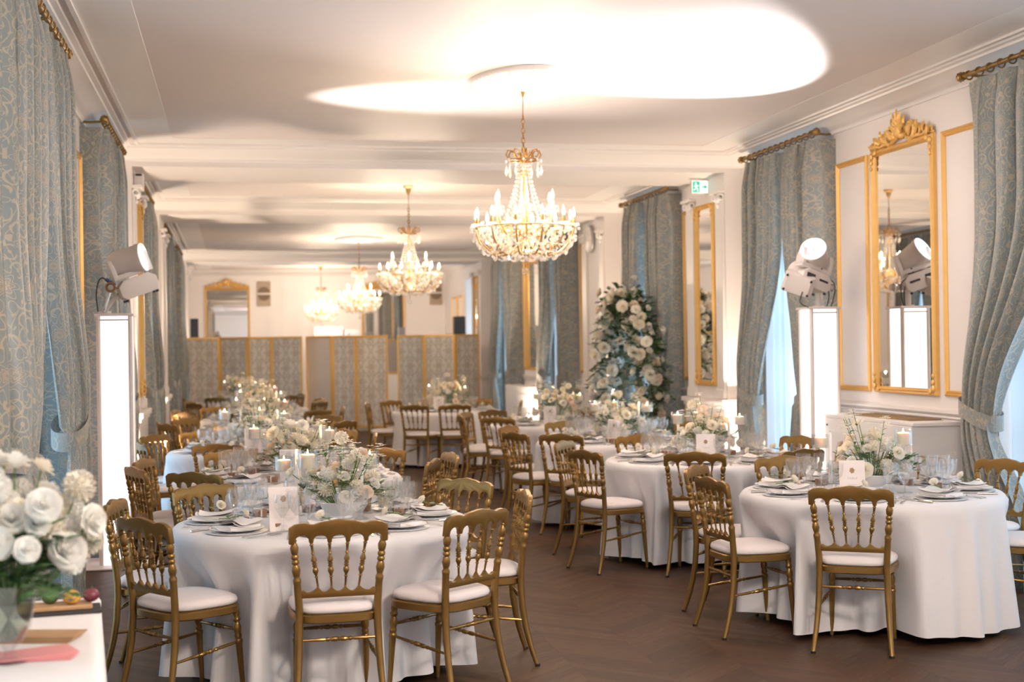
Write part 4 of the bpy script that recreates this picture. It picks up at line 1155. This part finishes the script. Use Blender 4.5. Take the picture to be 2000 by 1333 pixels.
    MB().prism(ol, lambda a, b, y: (a, back(b) + y, b), -.010, .010).obj('lower_rail', 'chair', t, bevel=.004, seg=2)
    for k in range(1, 5):
        m = MB(); P = []; Rr = []
        for q, r in SP:
            z = .795 - .212 * q; P.append((xt[k] + (xb[k] - xt[k]) * q, back(z), z)); Rr.append(r * (1.0 if r > .009 else .88))
        m.tube(P, Rr, 8).obj('spindle', 'chair', t)
    ST = [(0, .006), (.2, .0075), (.3, .0085), (.33, .006), (.345, .0095), (.37, .0095), (.385, .006), (.42, .011), (.47, .0115), (.485, .007), (.5, .0105), (.515, .007), (.53, .0115), (.58, .011), (.615, .006), (.63, .0095), (.655, .0095), (.67, .006), (.7, .0085), (.8, .0075), (1, .006)]
    def stretcher(a, b):
        a = Vector(a); b = Vector(b); MB().tube([a.lerp(b, q) for q, r in ST], [r for q, r in ST], 8).obj('stretcher', 'chair', t)
    fx = lambda z: (.158 + .03 * (.43 - z), .165 + .075 * (.43 - z))
    def rx(z): sp = .42 - z; return (hw(z) + .045 * sp * sp / .176 * .5 + .012 * sp, back(z) - .42 * sp * sp - .01 * sp)
    for sx in (-1, 1):
        a = fx(.27); b = rx(.235); stretcher((sx * a[0], a[1], .275), (sx * b[0], b[1], .235))
    a = fx(.32); stretcher((-a[0], a[1], .33), (a[0], a[1], .33))
    b = rx(.34); stretcher((-b[0], b[1], .345), (b[0], b[1], .345))
    return t
chair = make_chair()

# ------------------------------------------------------------------ table ware prototypes
def make_plate():
    t = thing('dinner_plate', 'x', 'plate'); MB().lathe([(.001, 0), (.135, 0), (.148, .005), (.150, .008), (.135, .006), (.001, .006)], 32).obj('charger', 'china', t)
    MB().lathe([(.001, .008), (.075, .008), (.085, .012), (.132, .022), (.135, .025), (.128, .0245), (.085, .016), (.001, .014)], 32).obj('dish', 'china', t); return t
def make_napkin():
    """a linen square folded to a soft pad with loose pointed layers"""
    m = MB()
    for k in range(4):
        z = .004 + .0085 * k; d = .012 * k; tw = .10 * (k - 1.5)
        def f(u, v, z=z, d=d, tw=tw, k=k):
            x = -.078 + .156 * u; y = -.105 + d + (.215 - d * 1.2) * v
            xx = x * cos(tw) - y * sin(tw); yy = x * sin(tw) + y * cos(tw)
            return (xx, yy, z + .012 * sin(pi * u) * (.6 + .4 * sin(3 * v + k)) + .006 * sin(7 * u + 5 * v + k) * (.3 + abs(2 * v - 1)) + .010 * (abs(2 * v - 1) ** 3) * (k > 1))
        m.grid(f, 10, 10)
    m.box(-.07, .07, -.095, .09, .0, .022)
    return m.obj('napkin', 'napkin', angle=60)
def make_place_rose():
    t = thing('rose_stem', 'x', 'rose')
    o = bloom(0, t, (0, .035, .022), (.0, .75, .5), .56, 'blossom'); o.data = BUD
    MB().tube([(0, .03, .018), (.004, -.03, .008), (.0, -.085, .006)], .0024, 6).obj('stem', 'stem', t)
    m = MB(); leaf(m, (.003, -.02, .010), (.7, .5, .15), (0, 0, 1), .05, .015); leaf(m, (.003, -.045, .009), (-.8, .3, .2), (0, 0, 1), .045, .014); leaf(m, (.0, .0, .012), (-.6, .8, .1), (0, 0, 1), .04, .013)
    m.obj('leaf', 'leaf', t, angle=180); return t
def make_fork():
    m = MB(); m.grid(lambda u, v: ((-.0035 - .004 * (1 - v) ** 2 + (.007 + .008 * (1 - v) ** 2) * u), -.10 + .13 * v, .002 + .004 * sin(pi * v)), 2, 8)
    m.grid(lambda u, v: ((-.011 + .022 * u) * sin(pi * (.12 + .45 * v)), .03 + .028 * v, .003 - .003 * sin(pi * v)), 3, 4)
    for k in range(4): x = -.0095 + .0063 * k; m.box(x, x + .003, .056, .10, .002, .0045)
    return m.obj('fork', 'silver')
def make_knife():
    m = MB(); m.tube([(0, -.11, .005), (0, -.06, .0055), (0, .0, .004)], [.0055, .006, .0045], 8)
    m.prism([(-.004, 0), (.006, .0), (.0085, .05), (.007, .09), (-.002, .118), (-.004, .10)], lambda a, b, c: (a, b, c), .003, .0048); return m.obj('knife', 'silver')
def goblet(h, rb, nm):
    """cut goblet: foot, knopped stem, fluted bowl with facets"""
    s = h / .175; m = MB()
    z0 = .078 * s
    pr = [(.001, 0), (.034, 0), (.036, .003), (.012, .007), (.006, .014), (.0052, .03), (.0085, .036), (.0055, .042), (.0052, .060), (.010, z0 * .9)]
    m.lathe([(r * (1 if r > .012 else 1), z * (s if z > .01 else 1)) for r, z in pr], 12, caps=False)
    bw = [(.010, z0 * .9), (rb * .55, z0 + .012 * s), (rb * .86, z0 + .034 * s), (rb * .97, z0 + .058 * s), (rb, z0 + .080 * s), (rb * 1.0, h)]
    m.lathe(bw, 20, facet=[.0, .05, .055, .045, .02, 0], caps=False)
    return m.mesh(nm, MT['glass'], smooth=False)
GOB = [('water_goblet', goblet(.200, .046, 'water_goblet')), ('wine_goblet', goblet(.182, .041, 'wine_goblet')), ('champagne_goblet', goblet(.205, .034, 'champagne_goblet'))]
plate, napkin, prose, fork, knife = make_plate(), make_napkin(), make_place_rose(), make_fork(), make_knife()
for o, l, c in ((napkin, 'x', 'napkin'), (fork, 'x', 'fork'), (knife, 'x', 'knife')): tag(o, l, c)
def make_box():
    t = thing('favour_box', 'x', 'gift box'); MB().box(-.032, .032, -.022, .022, 0, .026).obj('box', 'kraft', t, bevel=.002, seg=1)
    MB().box(-.034, .034, -.024, .024, .022, .038).obj('lid', 'kraft', t, bevel=.002, seg=1)
    m = MB().box(-.004, .004, -.0246, .0246, .0, .0388)
    for s_ in (-1, 1): m.tube([(0, 0, .039), (s_ * .012, 0, .048), (s_ * .02, .004, .043), (s_ * .008, 0, .039)], .0016, 5)
    m.obj('ribbon', 'card', t); return t
fbox = make_box()
def make_tall_candle():
    t = thing('candle_holder', 'x', 'candle holder')
    MB().lathe([(.001, 0), (.045, 0), (.047, .004), (.01, .010), (.006, .02), (.0055, .10), (.009, .105), (.0055, .11), (.0055, .265), (.012, .275), (.045, .28), (.046, .284), (.001, .284)], 20).obj('stem', 'clear', t)
    MB().lathe([(.050, .283), (.052, .288), (.0525, .372), (.050, .372), (.049, .288)], 24, caps=False).obj('cup', 'clear', t)
    MB().lathe([(.001, .285), (.035, .285), (.036, .288), (.036, .348), (.031, .353), (.024, .349), (.001, .347)], 22).obj('pillar_candle', 'wax', t)
    MB().lathe([(.001, .347), (.004, .351), (.0052, .358), (.003, .368), (.0004, .378)], 10).obj('flame', 'flame', t); return t
tallc = make_tall_candle()
def make_taper():
    t = thing('taper_candle', 'x', 'candle'); MB().lathe([(.001, 0), (.038, 0), (.04, .005), (.012, .014), (.01, .05), (.016, .055), (.016, .075), (.011, .08)], 18).obj('holder', 'clear', t)
    MB().lathe([(.001, .06), (.0115, .06), (.0105, .34), (.006, .355), (.001, .357)], 14).obj('candle', 'whitewax', t)
    MB().tube([(0, 0, .355), (0, .001, .365)], .0008, 5).obj('wick', 'black', t); return t
taper = make_taper()
def text_mb(txt, size):
    cu = bpy.data.curves.new('lettering', 'FONT'); cu.body = txt; cu.size = size; cu.align_x = 'CENTER'; cu.space_character = 1.35; cu.extrude = .0003
    o = bpy.data.objects.new('lettering', cu); COL.objects.link(o)
    dg = bpy.context.evaluated_depsgraph_get(); me = bpy.data.meshes.new_from_object(o.evaluated_get(dg))
    m = MB(); m.add([v.co for v in me.vertices], [tuple(p.vertices) for p in me.polygons])
    bpy.data.objects.remove(o); bpy.data.curves.remove(cu); bpy.data.meshes.remove(me); return m
TXT = text_mb('TABLE', .016)
def make_card():
    """upright ivory card, gold crest, TABLE and a short script line"""
    t = thing('table_card', 'x', 'table card'); W, Hh = .072, .215
    up = Matrix.Translation((0, 0, 0)) @ rot('X', radians(-9))
    MB().merge(MB().box(-W, W, -.0012, .0012, .0, Hh), up).obj('card_sheet', 'card', t, smooth=False)
    e = MB(); o = []
    for k in range(24):
        a = 2 * pi * k / 24; r = .0135 * (1 + .13 * sin(a * 6)); o.append((r * cos(a), Hh * .73 + r * 1.15 * sin(a)))
    e.prism(o, lambda a, b, c: (a, c, b), -.0022, -.0013); MB().merge(e, up).obj('gold_crest', 'ink', t, smooth=False)
    MB().merge(TXT, up @ tr(0, -.0016, Hh * .50) @ rot('X', pi / 2)).obj('table_lettering', 'greyink', t, smooth=False)
    s = MB(); s.tube([(-.026 + .0022 * k, -.0016, Hh * .36 + .0022 * sin(k * 1.9) + .001 * sin(k * .7)) for k in range(25)], .0006, 4); s.box(-.012, .012, -.0018, -.0013, Hh * .305, Hh * .308)
    MB().merge(s, up).obj('script_line', 'greyink', t, smooth=False)
    f = MB().box(-.02, .02, -.03, .06, 0, .004); f.box(-.015, .015, .002, .006, 0, .03); f.obj('clear_foot', 'clear', t, smooth=False); return t
card = make_card()

# ------------------------------------------------------------------ tables, chairs and place settings
DIRS = ['right side', 'far right side', 'far side', 'far left side', 'left side', 'near left side', 'near side', 'near right side']
def dirnames(angs):
    w = [DIRS[int(round((a % 360) / 45.0)) % 8] for a in angs]; out = []
    for i, a in enumerate(angs):
        same = [j for j in range(len(angs)) if w[j] == w[i]]
        if len(same) > 1:
            near = min(same, key=lambda j: sin(radians(angs[j])))
            out.append(('nearer ' if i == near else 'farther ') + w[i])
        else: out.append(w[i])
    return out
# (name, x, y, [(angle, seat radius)], extra place angles, detail)
TABLES = [
    ('front left table', .43, 7.28, [(-141, .87), (-90, .80), (-52, .85), (-3, .83), (39, .87), (82, .86), (125, .83), (171, .84)], [], 2),
    ('second left table', .37, 9.87, [(-126, .86), (-164, .86), (160, .86), (113, .84), (-24, .80), (6, .92), (47, .82)], [-72], 2),
    ('third left table', .15, 12.65, [(-152, .86), (-107, .82), (-62, .86), (-8, .84), (40, .84), (148, .84), (116, .9)], [80], 2),
    ('fourth left table', .25, 15.55, [(-156, .84), (140, .86), (-38, .88), (42, .84), (-105, .84), (180, .86)], [90, 0], 1),
    ('fifth left table', .30, 18.5, [(-150, .84), (165, .9), (0, .84), (-48, .84), (125, .86), (-100, .84)], [60], 1),
    ('sixth left table', .30, 21.5, [(-150, .84), (160, .86), (-100, .84), (-30, .84), (25, .84)], [80], 1),
    ('farthest left table', .05, 24.4, [(-160, .84), (-110, .84), (-40, .84), (10, .84)], [90, 150], 1),
    ('front right table', 3.70, 7.72, [(-121, .80), (-171, .83), (144, .85), (95, .88), (50, .88), (18, .93), (-22, .90)], [-73], 2),
    ('second right table', 3.55, 10.30, [(-66, .80), (-112, .76), (-157, .92), (151, .90), (101, .86), (23, .82), (-20, .80)], [62], 2),
    ('third right table', 3.50, 12.60, [(-131, .90), (-156, .94), (147, .88), (102, .92), (30, .84)], [-90, -45, 65], 2),
    ('fourth right table', 3.60, 15.60, [(-178, .88), (-138, .88), (152, .88), (120, .9), (57, .86)], [-95, 10], 1),
    ('screen-side table', 2.90, 19.50, [(-120, .88), (-93, .88), (170, .88), (128, .88), (-15, .84), (54, .86), (92, .9)], [], 1),
]
def cloth(name, x, y, chairs, seed):
    R = random.Random(seed); RT = .76
    ph = [R.uniform(0, 6.28) for _ in range(6)]
    def press(a):
        """how far a pushed-in chair presses the hanging cloth inward at this angle"""
        p = 0
        for deg, rad in chairs:
            d = abs((a - radians(deg) + pi) % (2 * pi) - pi); f = 1 - ss(radians(15), radians(25), d)
            p = max(p, f * max(0, .80 - (rad - .225)))
        return p
    prs = [press(2 * pi * k / 240) for k in range(240)]
    def fn(u, v):
        a = 2 * pi * u
        if v < .25:
            q = v / .25; r = RT * (.02 + .955 * q); return (r * cos(a), r * sin(a), .7605)
        q = (v - .25) / .75
        if q < .08:
            b = q / .08 * pi / 2; r = RT * .975 + .022 * sin(b); z = .7605 - .022 * (1 - cos(b))
            return (r * cos(a), r * sin(a), z)
        h = (q - .08) / .92; z = .7385 - (.7385 - .045) * h
        pr_ = prs[int(round(u * 240)) % 240] * ss(.0, .42, h)
        fs = sin(15 * a + ph[0] + 1.1 * sin(2 * a + ph[4])); fold = (.040 * math.copysign(abs(fs) ** .8, fs) * (.7 + .3 * sin(3 * a + ph[5])) + .020 * sin(26 * a + ph[1] + sin(5 * a)) + .012 * sin(7 * a + ph[2])) * (.2 + .8 * h)
        r = RT + .016 + .055 * h + fold * ss(0, .22, h) - pr_ * .98
        z += .012 * sin(5 * a + ph[3]) * h
        return (r * cos(a), r * sin(a), z)
    m = MB().grid(fn, 240, 34, cu=True)
    o = m.obj('tablecloth', 'cloth', loc=(x, y, 0), angle=180)
    return tag(o, 'white linen cloth hanging to the floor over the ' + name, 'tablecloth', 'white round tablecloths')
def table(name, x, y):
    t = thing('round_table', 'round banquet table hidden under the cloth, the ' + name, 'table', (x, y, 0), 0, 'round banquet tables')
    MB().lathe([(.001, .72), (.745, .72), (.752, .726), (.752, .752), (.745, .757), (.001, .757)], 48).obj('tabletop', 'wood', t)
    for k in range(4):
        a = pi / 4 + k * pi / 2; MB().tube([(.46 * cos(a), .46 * sin(a), .0), (.40 * cos(a), .40 * sin(a), .72)], .02, 8).obj('leg', 'black', t)
ZT = .7615
def pol(x, y, a, r): return (x + r * cos(a), y + r * sin(a))
RS = random.Random(21)
for ti, (nm, x, y, chairs, extra, det) in enumerate(TABLES):
    table(nm, x, y); cloth(nm, x, y, chairs, 100 + ti)
    angs = [c[0] for c in chairs]
    for (deg, rad), dn in zip(chairs, dirnames(angs)):
        a = radians(deg); cx, cy_ = pol(x, y, a, rad)
        place(chair, USED, (cx, cy_, 0), atan2(cos(a), -sin(a)) + radians(RS.uniform(-5, 5)), 'gilt spindle-back chair on the %s of the %s' % (dn, nm), 'gilt spindle-back chairs')
    allp = angs + extra
    for deg, dn in zip(allp, dirnames(allp)):
        a = radians(deg); rz = a - pi / 2
        where = '%s of the %s' % (dn.replace(' side', ''), nm)
        T = lambda r, s: (x + r * cos(a) - s * sin(a), y + r * sin(a) + s * cos(a))
        # local +Y of each piece points outward; the guest sits outside, so turn pieces to face the centre
        face = a + pi / 2
        px, py = T(.565, 0)
        place(plate, USED, (px, py, ZT), face, 'white plate on a clear charger, %s' % where, 'dinner plates')
        place(napkin, USED, (px, py, ZT + .016), face + RS.uniform(-.15, .15), 'folded white napkin on the plate, %s' % where, 'folded napkins')
        qx, qy = T(.55, -.02)
        place(prose, USED, (qx, qy, ZT + .062), face + RS.uniform(-1.2, 1.2), 'cream rose lying on the napkin, %s' % where, 'single roses on the plates')
        if det == 2:
            for k, s_ in enumerate((.19, .225)):
                fx, fy = T(.585, s_)
                place(fork, USED, (fx, fy, ZT + .001), face + RS.uniform(-.05, .05), 'silver %s fork, %s' % (('inner', 'outer')[k], where), 'silver forks')
            kx, ky = T(.585, -.195)
            place(knife, USED, (kx, ky, ZT), face + RS.uniform(-.05, .05), 'silver knife, %s' % where, 'silver knives')
            bx, by = T(.40, .11)
            place(fbox, USED, (bx, by, ZT), face + RS.uniform(-.4, .4), 'small brown ribboned favour box, %s' % where, 'favour boxes')
        gp = ((.435, -.15, 0), (.375, -.085, 1), (.40, -.22, 1), (.34, -.165, 2)) if det == 2 else ((.42, -.14, 0), (.37, -.07, 1))
        cnt = [0, 0, 0]
        for r, s_, k in gp:
            gx, gy = T(r, s_); n_, me = GOB[k]; cnt[k] += 1
            o = bpy.data.objects.new(n_, me); COL.objects.link(o); o.location = (gx, gy, ZT); o.rotation_euler = (0, 0, RS.uniform(0, 6))
            tag(o, 'cut crystal %s, %s' % (('large water goblet', ('smaller wine goblet', 'outermost wine goblet')[cnt[1] - 1], 'slender champagne goblet')[k], where), 'glass', 'cut crystal goblets')
    # centre: flowers, candles, card
    centerpiece('white and ivory flowers in a low bowl on the ' + nm, (x + (.10 if ti == 0 else .03), y + .03, ZT), 40 + ti, n=32 if det == 2 else 28, rad=.25 if det == 2 else .30, hgt=.25 if det == 2 else .33, airy=1.0 if ti in (7, 8) else .5)
    if ti == 0: spots = [(-.08, -.10, 1.0), (-.19, .22, .86), (.27, .25, .9)]
    elif ti == 7: spots = [(.12, -.19, 1.0), (-.27, .10, .9)]
    else: spots = [(-.26, -.16, 1.0), (.26, -.10, .92), (.05, .30, .97)]
    for k, (dx, dy, s_) in enumerate(spots):
        c = place(tallc, USED, (x + dx, y + dy, ZT), 0, 'lit pillar candle on a clear stem, %s of the flowers, %s' % (('near left', 'near right' if ti != 0 else 'far left', 'behind')[k] if len(spots) > 2 else ('near right', 'far left')[k], nm), 'lit pillar candles')
        c.scale = (1, 1, s_)
        d = bpy.data.lights.new('candle_light', 'POINT'); d.energy = .7; d.color = (1.0, .66, .34); d.shadow_soft_size = .004
        lo = bpy.data.objects.new('candle_light', d); COL.objects.link(lo); lo.location = (x + dx, y + dy, ZT + .384 * s_)
    for k, (dx, dy) in enumerate(((.20, -.02), (-.12, .26)) if ti != 7 else ((-.28, -.06),)):
        place(taper, USED, (x + dx, y + dy, ZT), 0, 'white taper candle %s the flowers on the %s' % (('right of', 'behind')[k], nm), 'white taper candles')
    dx, dy = {0: (-.21, -.37), 7: (-.28, -.36), 8: (-.12, -.40)}.get(ti, (-.02 if ti < 7 else -.15, -.36))
    cx, cy_ = x + dx, y + dy
    place(card, USED, (cx, cy_, ZT), -math.asin(cx / hypot(cx, cy_)) + radians({0: 10, 7: 8, 9: -38}.get(ti, 4)), 'ivory table card with gold crest standing on the ' + nm, 'table cards')

# ------------------------------------------------------------------ foreground side table
def side_cloth():
    A, B, C, D = (-.50, 5.28), (-.345, 3.72), (-1.06, 3.64), (-1.10, 5.20)
    per = []
    P = [A, B, C, D]
    for i in range(4):
        p, q, r = Vector(P[i - 1]), Vector(P[i]), Vector(P[(i + 1) % 4]); d0 = (p - q).normalized(); d1 = (r - q).normalized(); rr = .035
        for k in range(5):
            t_ = k / 4; per.append(q + d0 * rr * (1 - t_) ** 2 + d1 * rr * t_ ** 2)
        for k in range(1, 24): per.append((q + d1 * rr).lerp(r - d1 * rr, k / 24))
    n = len(per); c = sum(per, Vector((0, 0))) / n
    def fn(u, v):
        k = int(round(u * n)) % n; p = per[k]; d = (per[(k + 1) % n] - per[k - 1]); nr = Vector((-d.y, d.x)).normalized()
        if (p - c).dot(nr) < 0: nr = -nr
        if v < .2: q = v / .2; w = c.lerp(p - nr * .012, .02 + .98 * q); return (w.x, w.y, .7605)
        q = (v - .2) / .8
        if q < .1: b = q / .1 * pi / 2; w = p + nr * (-.012 + .014 * sin(b)); return (w.x, w.y, .7605 - .014 * (1 - cos(b)))
        h = (q - .1) / .9; s_ = u * 5.0
        w = p + nr * (.002 + .03 * h + .018 * h * sin(s_ * 2 * pi * 3.1)); return (w.x, w.y, .7465 - .735 * h)
    return MB().grid(fn, n, 22, cu=True)
tag(side_cloth().obj('side_tablecloth', 'cloth', angle=180), 'white cloth over the small table at the near left corner', 'tablecloth')
t = thing('side_table', 'small rectangular table under the white cloth at the near left corner', 'table', (-.75, 4.45, 0))
MB().prism([(.225, .79), (.37, -.70), (-.28, -.77), (-.32, .72)], lambda a, b, c: (a, b, c), .72, .756).obj('tabletop', 'wood', t, smooth=False)
for sx, sy in ((.17, .7), (.28, -.62), (-.22, -.68), (-.26, .64)): MB().box(sx - .02, sx + .02, sy - .02, sy + .02, 0, .72).obj('leg', 'black', t, smooth=False)

VX, VY = -.655, 4.22
t = thing('bouquet_vase', 'footed clear glass vase of white flowers at the near left corner', 'flowers', (VX, VY, .7615))
MB().lathe([(.001, 0), (.058, 0), (.06, .004), (.02, .018), (.012, .03), (.018, .042), (.04, .06), (.062, .10), (.072, .15), (.076, .20), (.082, .225)], 28, caps=False).lathe([(.078, .225), (.072, .20), (.068, .15), (.057, .10), (.036, .064), (.001, .055)], 28, caps=False).obj('glass_vase', 'clear', t)
MB().lathe([(.001, .058), (.034, .066), (.054, .10), (.064, .15), (.066, .17), (.001, .17)], 24).obj('water', 'water', t)
R = random.Random(5); st, lf, ty = MB(), MB(), MB()
for k in range(52):
    a = k * 2.39996; q = sqrt((k + .5) / 52); r = .235 * q * R.uniform(.85, 1.08); z = .30 + .25 * (1 - q * q) * R.uniform(.7, 1.1) + R.uniform(-.05, .03)
    p = Vector((r * cos(a), r * sin(a), z)); bloom(R.choice((2, 2, 0, 4, 3, 2)), t, p, (cos(a) * q * 1.3, sin(a) * q * 1.3, 1 - .7 * q), R.uniform(.65, 1.0))
    st.tube([p, p * .6 + Vector((0, 0, .06)), (p.x * .18, p.y * .18, .19), (-p.x * .12, -p.y * .12, .075)], .0026, 5, caps=False)
for p, d, s_, kd in (((.175, -.10, .325), (.35, -1, .15), 1.06, 2), ((.225, -.02, .40), (1, -.5, .1), 1.0, 2), ((.12, -.16, .46), (.2, -1, .5), 1.02, 2), ((.0, -.2, .52), (0, -1, .5), 1.02, 4), ((-.05, -.18, .42), (-.1, -1, .2), 0.94, 0), ((.2, .0, .50), (.9, -.4, .6), 1.02, 3)):
    bloom(kd, t, p, d, s_); st.tube([p, Vector(p) * .6, (p[0] * .15, p[1] * .15, .19)], .0026, 5, caps=False)
for k in range(70):
    a = R.uniform(0, 6.28); sprig(lf, st, (.05 * cos(a), .05 * sin(a), R.uniform(.2, .36)), (cos(a), sin(a), R.uniform(-.25, .9)), R.uniform(.10, .22), 9, .055, .018, R)
lf.obj('green_foliage', 'leaf', t, angle=180)['kind'] = 'stuff'; st.obj('stems', 'stem', t)['kind'] = 'stuff'
t = thing('serving_board', 'dark slate with a wooden board on the near left table', 'serving board', (-.60, 4.98, .7615), radians(8))
MB().box(-.15, .13, -.07, .07, .0, .012).obj('slate', 'slate', t, bevel=.002, seg=1); MB().box(-.15, .10, -.055, .06, .012, .028).obj('wood_board', 'wood', t, bevel=.004, seg=1)
for p, mt, r, lab, nmn in (((-.565, 4.965), 'fruit', .03, 'amber round fruit on the wooden board', 'amber_fruit'), ((-.505, 5.0), 'plum', .028, 'dark plum at the end of the wooden board', 'plum'), ((-.64, 5.0), 'leaf', .03, 'dark green fruit at the back of the wooden board', 'green_fruit')):
    o = MB().ball((0, 0, 0), r, 16, 12, (1, 1, .82)); m_ = MB(); m_.merge(o)
    tt = thing(nmn, lab, 'fruit', (p[0], p[1], .7615 + .028 + r * .81)); m_.obj('flesh', mt, tt); MB().tube([(0, 0, r * .78), (.004, 0, r * 1.1)], .0016, 5).obj('stalk', 'stem', tt)
t = thing('kraft_envelope', 'stack of brown kraft envelopes on the near left table', 'envelopes', (-.60, 4.52, .7615), radians(-14))
for k in range(4): MB().box(-.12 + .008 * k, .10 + .006 * k, -.06, .06, .005 * k, .005 * k + .004).obj('envelope', 'wood', t, smooth=False)
t = thing('paper_napkin', 'pink paper napkins fanned under the vase on the near left table', 'napkin', (-.60, 4.27, .7615), radians(10))
for k in range(5):
    MB().merge(MB().box(-.10, .12, -.07, .07, .0025 * k, .0025 * k + .002), rot('Z', radians(6 * k - 12))).obj('napkin_sheet', 'pink', t, smooth=False)

# ------------------------------------------------------------------ flower arch
t = thing('flower_arch', 'tall arch of ivory roses and greenery before the second-room curtain', 'flower arch', (4.72, 16.4, 0))
PA = [(.06, -.52, .05), (.10, -.52, .7), (.10, -.48, 1.3), (.05, -.36, 1.85), (-.0, -.08, 2.16), (-.04, .25, 2.22), (-.05, .55, 1.95), (-.07, .66, 1.4), (-.07, .68, .8), (-.08, .68, .3)]
fr = MB(); cord(fr, PA, .012); fr.obj('frame', 'stem', t)
pts = fr.v[::6]
R = random.Random(17); lf, el, st, ty, rest = MB(), MB(), MB(), MB(), MB()
def on_path(q):
    x = q * (len(PA) - 1); i = min(len(PA) - 2, int(x)); return Vector(PA[i]).lerp(Vector(PA[i + 1]), x - i)
for k in range(100):
    q = R.random() ** 1.15; c = on_path(q); d = Vector((R.uniform(-1, .35), R.uniform(-1, .6), R.uniform(-.4, .6))).normalized()
    rad = .17 + .07 * (q > .35); bloom(R.choice((0, 0, 2, 1, 3, 4, 0)), t, c + d * rad * R.uniform(.8, 1.25), d + Vector((0, 0, .15)), R.uniform(.9, 1.4))
rr = [MB().merge(rose_mb(.05, R)) for _ in range(2)]
for k in range(300):
    q = R.random(); c = on_path(q); d = Vector((R.uniform(-1, 1), R.uniform(-1, 1), R.uniform(-.5, .6))).normalized(); p = c + d * R.uniform(.06, .24)
    rest.merge(R.choice(rr), tr(*p) @ d.to_track_quat('Z', 'Y').to_matrix().to_4x4() @ Matrix.Scale(R.uniform(.6, 1.3), 4))
for k in range(620):
    q = R.random(); c = on_path(q); d = Vector((R.uniform(-1, 1), R.uniform(-1, 1), R.uniform(-.6, .8)))
    sprig(R.choice((lf, lf, el)), st, c + d.normalized() * .05, d, R.uniform(.12, .27), 10, .07, .026, R)
for k in range(260):
    q = R.random(); c = on_path(q); d = Vector((R.uniform(-1, 1), R.uniform(-1, 1), R.uniform(-.6, .8))).normalized(); tiny(ty, c + d * R.uniform(.15, .3), .02, R)
rest.obj('inner_rose', 'petalw', t, angle=75)['kind'] = 'stuff'
lf.obj('green_foliage', 'leaf', t, angle=180)['kind'] = 'stuff'; el.obj('eucalyptus_foliage', 'eleaf', t, angle=180)['kind'] = 'stuff'
st.obj('stems', 'stem', t)['kind'] = 'stuff'; ty.obj('small_blossom', 'petal', t, angle=180)['kind'] = 'stuff'
uplight(4.35, 15.55, 'small floor uplight at the foot of the flower arch', 60, 4.9, 16.3)
